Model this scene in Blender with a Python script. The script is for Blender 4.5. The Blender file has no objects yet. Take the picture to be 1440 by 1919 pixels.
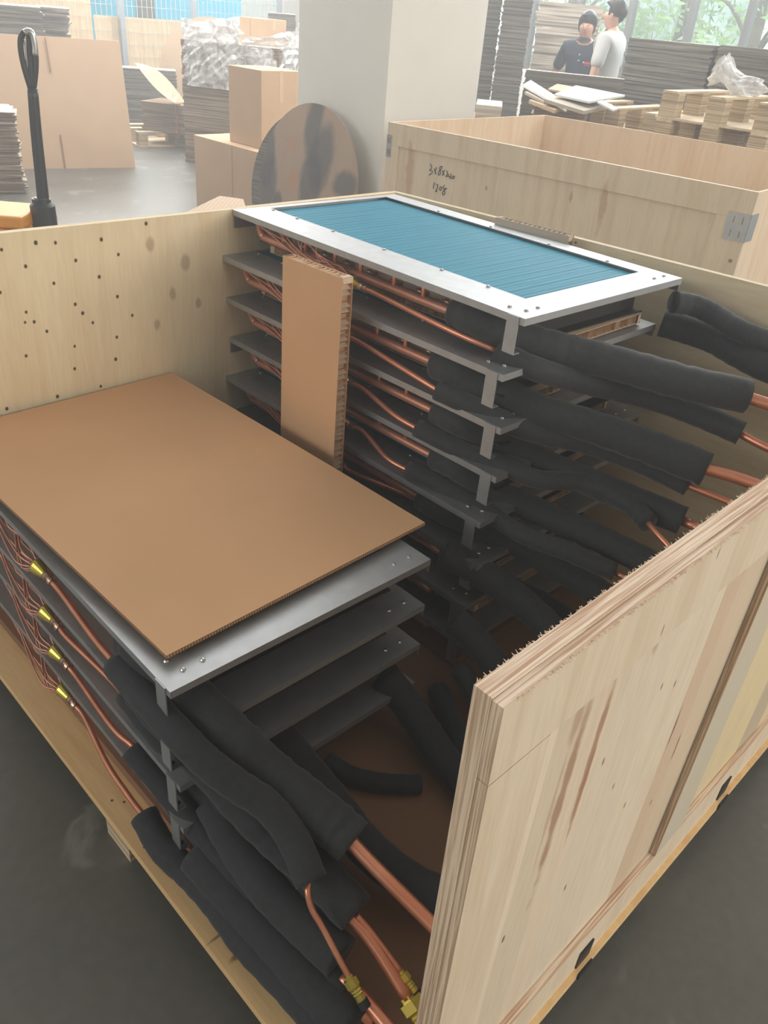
import bpy, bmesh, math, random
from mathutils import Vector, Matrix
random.seed(7)
R = math.radians
# ------------------------------------------------------------------ camera
CAMZ = 1.45; FPX = 1497.15; CX, CY = 720.0, 959.5
yaw, pit, rol = -0.819266115, 0.557300118, 0.0925195374
cy_, sy_ = math.cos(yaw), math.sin(yaw); cp_, sp_ = math.cos(pit), math.sin(pit); cr_, sr_ = math.cos(rol), math.sin(rol)
FW = Vector((-sy_*cp_, cy_*cp_, -sp_)); _r0 = Vector((cy_, sy_, 0)); _u0 = _r0.cross(FW)
RT = _r0*cr_ + _u0*sr_; UP = _r0*(-sr_) + _u0*cr_
sc = bpy.context.scene
col = sc.collection
cam = bpy.data.cameras.new('camera'); camo = bpy.data.objects.new('camera', cam); col.objects.link(camo)
cam.sensor_fit = 'VERTICAL'; cam.sensor_height = 24.0; cam.lens = FPX/1919*24.0; cam.clip_start = 0.02; cam.clip_end = 200
m = Matrix.Identity(4)
for i in range(3):
    m[i][0] = RT[i]; m[i][1] = UP[i]; m[i][2] = -FW[i]
m[2][3] = CAMZ
camo.matrix_world = m
sc.camera = camo
# ------------------------------------------------------------------ world, lights, exposure
w = bpy.data.worlds.new('sky'); sc.world = w; w.use_nodes = True
bg = w.node_tree.nodes['Background']; bg.inputs[0].default_value = (0.84, 0.96, 1.0, 1); bg.inputs[1].default_value = 2.3
sc.view_settings.view_transform = 'Standard'; sc.view_settings.look = 'None'
sc.view_settings.gamma = 1; sc.view_settings.exposure = 0.75; sc.view_settings.use_curve_mapping = False
HAZE = .035
def area(name, loc, tgt, sx, sy, power, color=(1, 1, 1)):
    l = bpy.data.lights.new(name, 'AREA'); l.shape = 'RECTANGLE'; l.size = sx; l.size_y = sy; l.energy = power; l.color = color
    o = bpy.data.objects.new(name, l); col.objects.link(o); o.location = loc
    o.rotation_euler = (Vector(tgt)-Vector(loc)).to_track_quat('-Z', 'Y').to_euler(); return o
area('daylight_rear_windows', (4.0, -5.6, 2.9), (3.2, 4, 0.8), 8, 2.2, 230, (1, .955, .90))
area('daylight_side_windows', (9.7, 4.5, 3.3), (3, 4, 0.6), 9, 1.8, 330, (.95, .98, 1))
area('added_overhead_fill', (4.2, 4.6, 4.85), (3.4, 3.6, 0), 6.5, 5, 310, (1, .98, .95))  # added overhead fill for the top surfaces, the roof itself is closed
area('daylight_left_opening', (4.5, 11.2, 3.6), (3.5, 3, 0.3), 8, 1.8, 320, (1, .99, .97))
area('added_left_fill', (-5.8, 2.5, 3.0), (1, 2.0, 0.3), 6, 1.8, 110, (1, .98, .95))  # added fill for left-facing sides and the deck, the left wall is closed
area('added_overhead_fill', (6.0, 8.9, 4.85), (6.0, 8.7, 0), 5, 3, 170, (1, .98, .95))  # second added overhead fill, brightens the floor at the back

# ------------------------------------------------------------------ helpers
def ray(x, y): return FW + RT*((x-CX)/FPX) - UP*((y-CY)/FPX)
def onz(x, y, z): d = ray(x, y); return Vector((0, 0, CAMZ)) + d*((z-CAMZ)/d.z)
def onx(x, y, X): d = ray(x, y); return Vector((0, 0, CAMZ)) + d*(X/d.x)
def ony(x, y, Y): d = ray(x, y); return Vector((0, 0, CAMZ)) + d*(Y/d.y)
def at(x, y, D): d = ray(x, y); return Vector((0, 0, CAMZ)) + d*(D/math.hypot(d.x, d.y))
def onplane(x, y, p, n): d = ray(x, y); o = Vector((0, 0, CAMZ)); return o + d*((Vector(p)-o).dot(n)/d.dot(n))

def tag(o, label=None, cat=None, group=None, kind=None):
    if label: o['label'] = label
    if cat: o['category'] = cat
    if group: o['group'] = group
    if kind: o['kind'] = kind
    return o
def empty(name, loc, rz=0, label=None, cat=None, group=None, kind=None):
    o = bpy.data.objects.new(name, None); col.objects.link(o); o.location = loc; o.rotation_euler = (0, 0, rz); o.empty_display_size = .05
    o['_'] = 0; del o['_']
    return tag(o, label, cat, group, kind)
def wm(o):
    mm = Matrix.LocRotScale(o.location, o.rotation_euler, o.scale)
    return (wm(o.parent) @ mm) if o.parent else mm
def obj(name, bm, mat, parent=None, world=True, smooth=False, bevel=0):
    """world=True: bm given in world coordinates, re-expressed under the parent."""
    if parent is not None and world: bm.transform(wm(parent).inverted())
    me = bpy.data.meshes.new(name)
    bmesh.ops.recalc_face_normals(bm, faces=bm.faces)
    bm.to_mesh(me); bm.free()
    mats = mat if isinstance(mat, (list, tuple)) else [mat]
    for q in mats: me.materials.append(q)
    if smooth:
        for p in me.polygons: p.use_smooth = True
    o = bpy.data.objects.new(name, me); col.objects.link(o)
    if parent is not None: o.parent = parent
    if bevel:
        b = o.modifiers.new('bevel', 'BEVEL'); b.width = bevel; b.segments = 2; b.limit_method = 'ANGLE'
    return o
def box(bm, x0, y0, z0, x1, y1, z1, mi=0, M=None):
    vs = [bm.verts.new(Vector(p)) for p in ((x0,y0,z0),(x1,y0,z0),(x1,y1,z0),(x0,y1,z0),(x0,y0,z1),(x1,y0,z1),(x1,y1,z1),(x0,y1,z1))]
    if M is not None:
        for v in vs: v.co = M @ v.co
    for f in ((0,3,2,1),(4,5,6,7),(0,1,5,4),(1,2,6,5),(2,3,7,6),(3,0,4,7)):
        bm.faces.new([vs[i] for i in f]).material_index = mi
def hexa(bm, b4, t4, mi=0):
    vs = [bm.verts.new(Vector(p)) for p in list(b4)+list(t4)]
    for f in ((0,3,2,1),(4,5,6,7),(0,1,5,4),(1,2,6,5),(2,3,7,6),(3,0,4,7)):
        bm.faces.new([vs[i] for i in f]).material_index = mi
def catmull(P, n=6):
    P = [Vector(p) for p in P]
    if len(P) < 3: return P
    Q = [P[0]*2-P[1]] + P + [P[-1]*2-P[-2]]; out = []
    for i in range(1, len(Q)-2):
        a, b, c, d = Q[i-1:i+3]
        for k in range(n):
            t = k/n
            out.append(.5*((2*b)+(c-a)*t+(2*a-5*b+4*c-d)*t*t+(3*b-a-3*c+d)*t**3))
    out.append(P[-1]); return out
def tube(bm, pts, r, seg=10, n=6, mi=0, rend=None, wob=0):
    P = catmull(pts, n); N = len(P); rings = []
    T = (P[1]-P[0]).normalized(); nrm = T.orthogonal().normalized()
    for i, p in enumerate(P):
        t = ((P[min(i+1, N-1)]-P[max(i-1, 0)])).normalized()
        nrm = (nrm - t*nrm.dot(t)).normalized(); b = t.cross(nrm)
        rr = r if rend is None else r+(rend-r)*i/(N-1)
        rr *= 1+wob*math.sin(i*1.7)*.5+wob*random.uniform(-.5, .5)
        rings.append([bm.verts.new(p+(nrm*math.cos(2*math.pi*k/seg)+b*math.sin(2*math.pi*k/seg))*rr) for k in range(seg)])
    for a, b in zip(rings, rings[1:]):
        for k in range(seg): bm.faces.new((a[k], a[(k+1) % seg], b[(k+1) % seg], b[k])).material_index = mi
    bm.faces.new(rings[0][::-1]).material_index = mi; bm.faces.new(rings[-1]).material_index = mi
def lathe(bm, p, axis, prof, seg=16, mi=0):
    """prof: list of (distance along axis, radius)"""
    axis = Vector(axis).normalized(); n = axis.orthogonal().normalized(); b = axis.cross(n); p = Vector(p); rings = []
    for d, r in prof: rings.append([bm.verts.new(p+axis*d+(n*math.cos(2*math.pi*k/seg)+b*math.sin(2*math.pi*k/seg))*r) for k in range(seg)])
    for a, c in zip(rings, rings[1:]):
        for k in range(seg): bm.faces.new((a[k], a[(k+1) % seg], c[(k+1) % seg], c[k])).material_index = mi
    bm.faces.new(rings[0][::-1]).material_index = mi; bm.faces.new(rings[-1]).material_index = mi
def NB(): return bmesh.new()
def mb(*boxes, **k):
    bm = NB()
    for b in boxes: box(bm, *b, **k)
    return bm

# ------------------------------------------------------------------ materials
class MT:
    def __init__(s, name, rough=.6, metal=0, spec=.5):
        s.m = bpy.data.materials.new(name); s.m.use_nodes = True; s.t = s.m.node_tree; s.b = s.t.nodes['Principled BSDF']
        s.b.inputs['Roughness'].default_value = rough; s.b.inputs['Metallic'].default_value = metal
        s.b.inputs['Specular IOR Level'].default_value = spec
    def n(s, ty, **k):
        q = s.t.nodes.new(ty)
        for a, v in k.items(): setattr(q, a, v)
        return q
    def l(s, a, b): s.t.links.new(a, b)
    def pos(s, scale=(1, 1, 1), world=True, rot=(0, 0, 0)):
        g = s.n('ShaderNodeNewGeometry').outputs['Position'] if world else s.n('ShaderNodeTexCoord').outputs['Object']
        mp = s.n('ShaderNodeMapping'); mp.inputs['Scale'].default_value = scale; mp.inputs['Rotation'].default_value = rot; s.l(g, mp.inputs[0]); return mp.outputs[0]
    def noise(s, vec, scale, detail=3, dist=0):
        q = s.n('ShaderNodeTexNoise'); q.inputs['Scale'].default_value = scale; q.inputs['Detail'].default_value = detail
        q.inputs['Distortion'].default_value = dist; s.l(vec, q.inputs['Vector']); return q.outputs['Fac']
    def ramp(s, fac, stops, interp='LINEAR'):
        q = s.n('ShaderNodeValToRGB'); e = q.color_ramp.elements; q.color_ramp.interpolation = interp
        while len(e) > 1: e.remove(e[-1])
        e[0].position = stops[0][0]; e[0].color = (*stops[0][1], 1)
        for p, c in stops[1:]: x = e.new(p); x.color = (*c, 1)
        s.l(fac, q.inputs[0]); return q.outputs[0]
    def mix(s, fac, a, b, mode='MIX'):
        q = s.n('ShaderNodeMix', data_type='RGBA', blend_type=mode)
        for i, v in ((0, fac), (6, a), (7, b)):
            if isinstance(v, (int, float)): q.inputs[i].default_value = v
            elif isinstance(v, tuple): q.inputs[i].default_value = (*v, 1)
            else: s.l(v, q.inputs[i])
        return q.outputs[2]
    def col(s, c):
        if isinstance(c, tuple): s.b.inputs['Base Color'].default_value = (*c, 1)
        else: s.l(c, s.b.inputs['Base Color'])
    def bump(s, h, st=.2, d=.01):
        q = s.n('ShaderNodeBump'); q.inputs['Strength'].default_value = st; q.inputs['Distance'].default_value = d
        s.l(h, q.inputs['Height']); s.l(q.outputs[0], s.b.inputs['Normal'])
def S(r, g, b):
    f = lambda v: ((v/255+.055)/1.055)**2.4 if v > 10 else v/255/12.92
    return (f(r), f(g), f(b))
def plain(name, c, rough=.6, metal=0, var=.12, scale=8, bump=0, spec=.5, world=True):
    t = MT(name, rough, metal, spec); f = t.noise(t.pos(world=world), scale, 4)
    t.col(t.mix(f, tuple(v*(1-var) for v in c), tuple(min(1, v*(1+var)) for v in c)))
    if bump: t.bump(t.noise(t.pos(world=world), scale*12, 3), bump, .004)
    return t.m
def ply(name, base, dark, grain='z', spots=(), planks=None, rough=.7, tone=.5, nscale=1.0):
    """plywood face veneer; spots: (centre, radii, colour, amount), all in world space; planks=(axis,[(pos,colour)...])"""
    t = MT(name, rough, spec=.25)
    sc_ = {'z': (14, 14, 1.2), 'x': (1.2, 14, 14), 'y': (14, 1.2, 14)}[grain]
    g1 = t.noise(t.pos(sc_), 1.6*nscale, 5, .6); g2 = t.noise(t.pos(tuple(v*4 for v in sc_)), 3, 3)
    big = t.noise(t.pos(tuple(1+v*.12 for v in sc_)), 1.3, 2)
    basec = base
    if planks:
        ax, stops = planks
        sp = t.n('ShaderNodeSeparateXYZ'); t.l(t.n('ShaderNodeNewGeometry').outputs['Position'], sp.inputs[0])
        lo, hi = stops[0][0], stops[-1][0]+.3
        mr = t.n('ShaderNodeMapRange'); mr.inputs[1].default_value = lo; mr.inputs[2].default_value = hi; t.l(sp.outputs[ax], mr.inputs[0])
        basec = t.ramp(mr.outputs[0], [((p-lo)/(hi-lo), c) for p, c in stops], 'CONSTANT')
    c = t.mix(t.ramp(g1, [(.42, (0, 0, 0)), (.72, (1, 1, 1))]), basec, dark) if not planks else t.mix(t.ramp(g1, [(.5, (0, 0, 0)), (.8, (.6, .6, .6))]), basec, dark)
    c = t.mix(tone*.5, c, t.mix(big, tuple(v*.78 for v in base), tuple(min(1, v*1.15) for v in base)))
    c = t.mix(t.ramp(g2, [(.3, (.16,)*3), (.6, (0, 0, 0))]), c, tuple(v*.7 for v in dark))
    P = t.n('ShaderNodeNewGeometry').outputs['Position']
    wob = t.noise(t.pos(), 25, 2)
    for ce, ra, co, am in spots:
        a = t.n('ShaderNodeVectorMath', operation='SUBTRACT'); t.l(P, a.inputs[0]); a.inputs[1].default_value = ce
        b = t.n('ShaderNodeVectorMath', operation='DIVIDE'); t.l(a.outputs[0], b.inputs[0]); b.inputs[1].default_value = ra
        e = t.n('ShaderNodeVectorMath', operation='LENGTH'); t.l(b.outputs[0], e.inputs[0])
        ad = t.n('ShaderNodeMath', operation='ADD'); t.l(e.outputs['Value'], ad.inputs[0]); t.l(wob, ad.inputs[1])
        mr = t.n('ShaderNodeMapRange'); mr.inputs[1].default_value = 1.5; mr.inputs[2].default_value = 1.05; mr.inputs[3].default_value = 0; mr.inputs[4].default_value = am
        t.l(ad.outputs[0], mr.inputs[0]); c = t.mix(mr.outputs[0], c, co)
    t.col(c); t.bump(g2, .12, .002); return t.m
def plyedge(name, c1, c2, axis):
    t = MT(name, .85, spec=.15)
    k = {'x': 0, 'y': 1, 'z': 2}[axis]; scv = [6, 6, 6]; scv[k] = 330
    f = t.noise(t.pos(tuple(scv)), 1, 3, .3); t.col(t.mix(t.ramp(f, [(.4, (0, 0, 0)), (.6, (1, 1, 1))]), c1, c2)); t.bump(f, .5, .003); return t.m

M_floor = MT('painted_concrete', .3, spec=.5)
_f = M_floor.noise(M_floor.pos(), 2.2, 6, .4); _g = M_floor.noise(M_floor.pos(), 40, 4)
_c = M_floor.mix(_f, S(80, 79, 72), S(108, 105, 97)); _c = M_floor.mix(M_floor.ramp(M_floor.noise(M_floor.pos(), 3.1, 8, 1.5), [(.60, (0, 0, 0)), (.66, (.35,)*3), (.72, (0, 0, 0))]), _c, S(170, 168, 158))
M_floor.col(M_floor.mix(.18, _c, M_floor.ramp(_g, [(0, (.02,)*3), (1, (.3,)*3)])))
_mr = M_floor.n('ShaderNodeMapRange'); _mr.inputs[3].default_value = .28; _mr.inputs[4].default_value = .48; M_floor.l(_f, _mr.inputs[0]); M_floor.l(_mr.outputs[0], M_floor.b.inputs['Roughness'])
M_floor.bump(_g, .06, .002); M_floor = M_floor.m
M_wall = plain('painted_wall', S(205, 205, 198), .8, var=.05, scale=3)
M_col = plain('column_plaster', S(234, 232, 224), .75, var=.05, scale=5, bump=.1)
M_ceil = plain('roof_sheet', S(205, 207, 207), .8)
M_galv = MT('galvanised_steel', .55, .93); _q = M_galv.noise(M_galv.pos(world=False), 35, 3); M_galv.col(M_galv.mix(_q, S(168, 171, 174), S(192, 195, 197))); M_galv = M_galv.m
M_galvd = plain('tube_sheet_steel', S(150, 126, 108), .6, .1, world=False)
M_copper = MT('copper', .32, .75); _q = M_copper.noise(M_copper.pos(world=False), 14, 3); M_copper.col(M_copper.mix(_q, S(210, 128, 98), S(236, 172, 142))); M_copper = M_copper.m
M_copd = MT('copper_dull', .42, .6); _q = M_copd.noise(M_copd.pos(world=False), 22, 3); M_copd.col(M_copd.mix(_q, S(196, 132, 106), S(224, 168, 144))); M_copd = M_copd.m
M_brass = plain('brass', S(206, 186, 92), .3, .8, world=False)
M_bend = plain('return_bend_copper', S(190, 160, 140), .3, .8, world=False)
M_foam = MT('black_foam', .82, spec=.3); _q = M_foam.noise(M_foam.pos(), 90, 4); M_foam.col(M_foam.mix(_q, S(42, 43, 46), S(62, 64, 67))); M_foam.bump(_q, .25, .002)
M_foam.b.inputs['Sheen Weight'].default_value = .15; M_foam = M_foam.m
M_fin = MT('blue_fins', .6, .0, .25)
_wv = M_fin.n('ShaderNodeTexWave', wave_type='BANDS', bands_direction='Y'); _wv.inputs['Scale'].default_value = 14; _wv.inputs['Distortion'].default_value = .35; _wv.inputs['Detail'].default_value = 2
M_fin.l(M_fin.pos(world=False), _wv.inputs[0]); _n = M_fin.noise(M_fin.pos((4, 60, 4), world=False), 2, 4)
M_fin.col(M_fin.mix(_n, M_fin.mix(_wv.outputs['Fac'], S(0, 106, 134), S(0, 128, 156)), S(8, 146, 174), 'MIX')); M_fin.bump(_wv.outputs['Fac'], .15, .003); M_fin = M_fin.m
M_find = plain('coil_core_dark', S(46, 44, 42), .6, .2, world=False)
def cardmat(name, c, fl=None):
    t = MT(name, .82, spec=.2); f = t.noise(t.pos(world=False), 5, 4); c1 = t.mix(f, tuple(v*.92 for v in c), tuple(min(1, v*1.08) for v in c))
    if fl:
        wv = t.n('ShaderNodeTexWave', bands_direction=fl); wv.inputs['Scale'].default_value = 45; t.l(t.pos(world=False), wv.inputs[0])
        c1 = t.mix(t.ramp(wv.outputs['Fac'], [(0, (.04,)*3), (1, (0, 0, 0))]), c1, tuple(v*.6 for v in c)); t.bump(wv.outputs['Fac'], .02, .001)
    t.col(c1); return t.m
M_card = cardmat('kraft_cardboard', S(214, 170, 130), 'X')
M_cardl = cardmat('kraft_cardboard_light', S(206, 178, 148))
M_cardb = cardmat('kraft_box', S(196, 166, 136))
M_cardg = cardmat('grey_carton', S(186, 176, 162))
M_cedge = plain('cardboard_core', S(150, 112, 84), .9, var=.4, scale=200)
M_hcore = plain('honeycomb_core', S(214, 188, 160), .9, var=.2, scale=60)
M_base = cardmat('crate_floor_board', S(140, 108, 84))
def layermat(name, c1, c2, per=.006, world=True):
    t = MT(name, .9, spec=.1); f = t.noise(t.pos((1.5, 1.5, 1/per), world=world), 1.0, 2); f2 = t.noise(t.pos(world=world), 4, 3)
    c = t.mix(t.ramp(f, [(.4, (0, 0, 0)), (.6, (1, 1, 1))]), c1, c2); t.col(t.mix(t.ramp(f2, [(.3, (.25,)*3), (.7, (0, 0, 0))]), c, tuple(v*.6 for v in c1))); t.bump(f, .5, .01); return t.m
M_stkd = layermat('stacked_carton_edges', S(104, 100, 94), S(130, 125, 117), .014)
M_stkl = layermat('stacked_carton_edges_pale', S(176, 162, 144), S(214, 202, 186), .02)
M_stkm = layermat('stacked_carton_edges_brown', S(116, 98, 80), S(166, 146, 124), .008)
M_plyblk = layermat('plywood_block', S(170, 148, 118), S(218, 200, 170), .006)
M_pallet = ply('pallet_wood', S(222, 206, 176), S(190, 164, 130), 'x')
M_black = plain('black_paint', S(38, 40, 40), .38)
M_chrome = plain('worn_metal', S(200, 200, 200), .25, .9)
M_orange = plain('orange_paint', S(226, 150, 42), .45)
M_ink = plain('marker_ink', S(30, 30, 30), .6, var=.02)
M_steel = plain('grey_post', S(150, 156, 164), .45, .4)
M_wire = plain('fence_wire', S(190, 188, 180), .5, .4)
M_winf = plain('window_frame', S(86, 84, 80), .5)
M_teal = plain('teal_cladding', S(52, 178, 214), .6, scale=2)
M_strap = plain('red_string', S(200, 120, 96), .6)
M_white = plain('white_sheet', S(226, 228, 226), .6, var=.03)
M_outw = plain('outside_render', S(196, 204, 206), .8)
M_leaf = MT('leaves', .6); _q = M_leaf.noise(M_leaf.pos(), 1.5, 4); M_leaf.col(M_leaf.mix(_q, S(110, 150, 84), S(196, 220, 140))); M_leaf = M_leaf.m
M_bark = plain('bark', S(120, 104, 84), .9)
def glassmat(name, tint, fac, rough=.05):
    t = MT(name, rough); tr = t.n('ShaderNodeBsdfTransparent'); tr.inputs[0].default_value = (*tint, 1); gl = t.n('ShaderNodeBsdfGlossy'); gl.inputs['Roughness'].default_value = rough
    mx = t.n('ShaderNodeMixShader'); mx.inputs[0].default_value = fac; t.l(tr.outputs[0], mx.inputs[1]); t.l(gl.outputs[0], mx.inputs[2])
    t.l(mx.outputs[0], t.t.nodes['Material Output'].inputs[0]); return t.m
M_glass = glassmat('window_glass', (.93, .98, .97), .08)
_t = MT('stretch_film', .18, spec=.8); _q = _t.noise(_t.pos((1, 1, .6)), 11, 5, 1.2); _t.bump(_q, .9, .05); _t.col(S(235, 235, 235))
_tr = _t.n('ShaderNodeBsdfTransparent'); _mx = _t.n('ShaderNodeMixShader'); _rm = _t.ramp(_q, [(.35, (.18,)*3), (.62, (.72,)*3)]); _t.l(_rm, _mx.inputs[0])
_t.l(_tr.outputs[0], _mx.inputs[1]); _t.l(_t.b.outputs[0], _mx.inputs[2]); _t.l(_mx.outputs[0], _t.t.nodes['Material Output'].inputs[0]); M_film = _t.m
M_skin = plain('skin', S(206, 158, 132), .55, var=.05)
M_hair = plain('black_hair', S(28, 26, 26), .45)
M_navy = plain('navy_cotton', S(34, 48, 66), .85, var=.1)
M_grey = plain('grey_cotton', S(196, 196, 194), .85, var=.05)
M_trou = plain('dark_trousers', S(40, 44, 54), .85)
M_red = plain('red_badge', S(214, 60, 84), .6)

# ------------------------------------------------------------------ the room
def struct(name, bm, mat, parent=None, label=None, **k):
    o = obj(name, bm, mat, parent, **k)
    if parent is None: o['kind'] = 'structure'; o['label'] = label or name
    return o
struct('floor', mb((-6, -6, -.1, 16, 14, 0)), M_floor, label='dull grey painted concrete floor of the workshop')
struct('ceiling', mb((-6, -6, 5, 10.2, 14, 5.1)), M_ceil, label='grey workshop roof')
struct('wall_rear', mb((-6, -6.1, 0, 10.2, -6, 5)), M_wall, label='wall behind the viewer')
struct('wall_left', mb((-6.1, -6, 0, -6, 14, 5)), M_wall, label='wall left of the workshop')
struct('wall_right', mb((10, -6, 0, 10.15, 14, .95), (10, -6, 2.6, 10.15, 14, 5), (10, 8.6, .95, 10.15, 14, 2.6), (10, -6, .95, 10.15, 1.4, 2.6)), M_wall, label='pale wall below and above the window row')
struct('wall_far', mb((-6, 12.0, 2.5, 10, 12.1, 5), (-6, 12, 0, 2.6, 12.1, 2.5), (9.4, 12, 0, 10, 12.1, 2.5)), M_wall, label='far wall above the mesh fence')
o = struct('column', mb((3.65, 3.70, 0, 4.47, 4.51, 5)), M_col, label='thick square white plastered column', bevel=.006)
# windows in the right wall
wy = [8.24, 7.53, 6.82, 6.07, 5.28, 4.6, 3.88, 3.16, 2.4, 1.6]
for i in range(len(wy)-1):
    e = empty('window_%d' % (i+1), (10.05, (wy[i]+wy[i+1])/2, .95), kind='structure', label='window bay looking onto green trees')
    y0, y1 = wy[i+1], wy[i]
    obj('window_frame', mb((10, y1-.035, .95, 10.09, y1+.035, 2.6), (10, y0+.035, .95, 10.09, y1-.035, .99), (10, y0+.035, 2.56, 10.09, y1-.035, 2.6)), M_winf, e)
    obj('pane', mb((10.04, y0+.035, .99, 10.046, y1-.035, 2.56)), M_glass, e)
hz_ = bpy.data.materials.new('glare_veil'); hz_.use_nodes = True; hz_.node_tree.nodes.clear()
_v = hz_.node_tree.nodes.new('ShaderNodeVolumeScatter'); _v.inputs['Density'].default_value = HAZE; _v.inputs['Anisotropy'].default_value = .35; _v.inputs['Color'].default_value = (.97, .99, 1, 1)
_o = hz_.node_tree.nodes.new('ShaderNodeOutputMaterial'); hz_.node_tree.links.new(_v.outputs[0], _o.inputs['Volume'])
HB_ = obj('haze', mb((-.8, -.8, .004, 9.95, 11.4, 4.7)), hz_); HB_['kind'] = 'stuff'; HB_['label'] = 'thin pale haze added for the veil of lens glare'; HB_['category'] = 'haze'  # scatter volume standing in for veiling lens glare
# ------------------------------------------------------------------ near crate
S1 = 'unfinished plywood shipping crate in front, one side open, holding two stacks of coils'
crate = empty('wooden_crate', (.385, .225, 0), label=S1, cat='crate')
DX0, DX1, DY0, DY1 = .385, 1.92, .222, 1.79
DK = (.095,)
nail = S(70, 48, 34); knot = S(128, 92, 62)
Wdeck = ply('deck_plywood', S(236, 202, 150), S(216, 172, 118), 'y', spots=[
    (tuple(onz(*q, .1)), (.004, .004, .05), nail, .9) for q in [(233, 1503), (272, 1587), (210, 1500)]] + [
    (tuple(onz(355, 1640, .1)), (.012, .003, .05), nail, .9), (tuple(onz(415, 1750, .1)), (.03, .004, .05), S(120, 80, 50), .7), (tuple(onz(455, 1782, .1)), (.035, .008, .05), S(112, 68, 44), .8)])
obj('deck', mb((DX0, DY0, .08, DX1, DY1, .1)), [Wdeck], crate)
bp = onz(245, 1617, 0)
for (bx, by) in [(DX0+.01, bp.y+.0), (DX0+.01, .25), (DX0+.01, 1.66), (1.1, .24), (1.75, .24), (1.1, 1.66), (1.75, 1.66), (1.75, .96)]:
    obj('foot_block', mb((bx, by, 0, bx+.11, by+.09, .08)), M_plyblk, crate)
# side A (far left), inner face y=1.755
def PA(x, y): return tuple(ony(x, y, 1.757))
knA = [(67, 455), (104, 455), (190, 449), (142, 488), (222, 477), (48, 499), (3, 468), (101, 531), (186, 519), (141, 570), (220, 556), (49, 585), (248, 591), (88, 621), (174, 605), (140, 649), (219, 632), (49, 667), (217, 673), (140, 691), (189, 724), (108, 743), (0, 548), (13, 766), (64, 603), (47, 604), (274, 419), (155, 587)]
spA = [(PA(*q), (.0045, .02, .0055), nail, .95) for q in knA]
spA += [(PA(x, y), (r, .02, r*1.6), S(140, 112, 80), .45) for x, y, r in [(282, 458, .014), (348, 492, .016), (324, 551, .012), (295, 607, .011), (372, 568, .01)]]
W_A = ply('side_plywood_knots', S(240, 222, 186), S(228, 202, 162), 'z', spots=spA, tone=.6)
M_edgeZ = plyedge('plywood_edge_top', S(232, 220, 190), S(196, 172, 134), 'y')
sA = obj('side_panel', mb((DX0, 1.757, .1, 1.80, 1.772, 1.0)), W_A, crate); sA['label'] = 'plywood side with nail holes, under the pump handle'
W_rail = ply('batten_plywood', S(220, 204, 170), S(196, 168, 130), 'x')
obj('rail', mb((DX0, 1.7725, .9, 1.80, 1.785, .998)), W_rail, sA)
obj('rail', mb((DX0, 1.7725, .1, 1.80, 1.785, .2)), W_rail, sA)
# side B (far right), skewed slightly
B0, B1 = Vector((1.80, 1.772, 0)), Vector((1.905, .05+.19, 0))
dB = (B1-B0).normalized(); nB = Vector((-dB.y, dB.x, 0)) if dB.x*0 - 1 > 0 else Vector((-dB.y, dB.x, 0))
if nB.x < 0: nB = -nB
def wallB(bm, a, b, t0, t1, z0, z1):
    p = [B0+dB*a+nB*t0, B0+dB*b+nB*t0, B0+dB*b+nB*t1, B0+dB*a+nB*t1]
    hexa(bm, [q+Vector((0, 0, z0)) for q in p], [q+Vector((0, 0, z1)) for q in p])
LB = (B1-B0).length
W_B = ply('side_plywood_back', S(226, 212, 182), S(210, 188, 154), 'y', spots=[(tuple(onx(*q, 1.84)), (.02, .004, .004), nail, .8) for q in [(1315, 525), (1389, 576), (898, 388), (1078, 455), (1182, 488)]])
bm = NB(); wallB(bm, 0, LB, 0, .015, .1, 1.0); sB = obj('side_panel', bm, W_B, crate); sB['label'] = 'plywood side behind the blue coil'
bm = NB(); wallB(bm, 0, LB, .0155, .027, .9, .998); obj('rail', bm, W_rail, sB)
bm = NB(); wallB(bm, 0, LB, .0155, .027, .1, .2); obj('rail', bm, W_rail, sB)
# side C (near), outer face toward the viewer
def lean(x0, z): return x0 + (1-z)*.022
YC = .232
pk = ['streak']
spC = []
def stk(p0, p1, wd, c, am):
    a, b = ony(*p0, YC), ony(*p1, YC); ce = (a+b)/2
    spC.append((tuple(ce), (wd, .05, abs(a.z-b.z)/2), c, am))
br = S(164, 122, 92)
stk((1125, 1270), (1020, 1700), .011, br, .75); stk((1115, 1300), (1085, 1420), .012, br, .5); stk((1175, 1240), (1090, 1560), .009, br, .8); stk((1130, 1400), (1075, 1600), .006, br, .7); stk((1060, 1430), (1030, 1640), .005, S(180, 150, 124), .5)
stk((1262, 1180), (1235, 1250), .010, S(190, 150, 124), .6); stk((1290, 1330), (1262, 1420), .003, S(110, 66, 50), .9); stk((1284, 1385), (1276, 1430), .004, S(120, 80, 60), .8)
for q in [(1146, 1438), (1072, 1674), (1164, 1483), (1184, 1518), (1232, 1512), (1008, 1535), (957, 1772), (1115, 1260), (1172, 1245), (1280, 1290), (1256, 1295)]:
    p = ony(*q, YC); spC.append((tuple(p), (.003, .05, .009), S(110, 74, 54), .85))
W_C = ply('near_panel_plywood', S(228, 211, 186), S(208, 184, 156), 'z', spots=spC, tone=.3,
          planks=(0, [(.40, S(234, 216, 190)), (.535, S(218, 200, 174)), (.60, S(228, 208, 182)), (.655, S(224, 208, 184)), (.78, S(230, 213, 188)), (.90, S(210, 182, 154)), (.955, S(214, 192, 164)), (1.03, S(200, 190, 170)), (1.2, S(226, 206, 160)), (1.4, S(190, 172, 146)), (1.5, S(220, 200, 160))]))
W_Cr = ply('near_batten_plywood', S(228, 210, 184), S(212, 188, 158), 'z', tone=.6, spots=[(tuple(ony(*q, YC)), (.002, .05, .01), S(110, 84, 60), .7) for q in [(1118, 1140), (1240, 1180), (1345, 1035)]])
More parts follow.
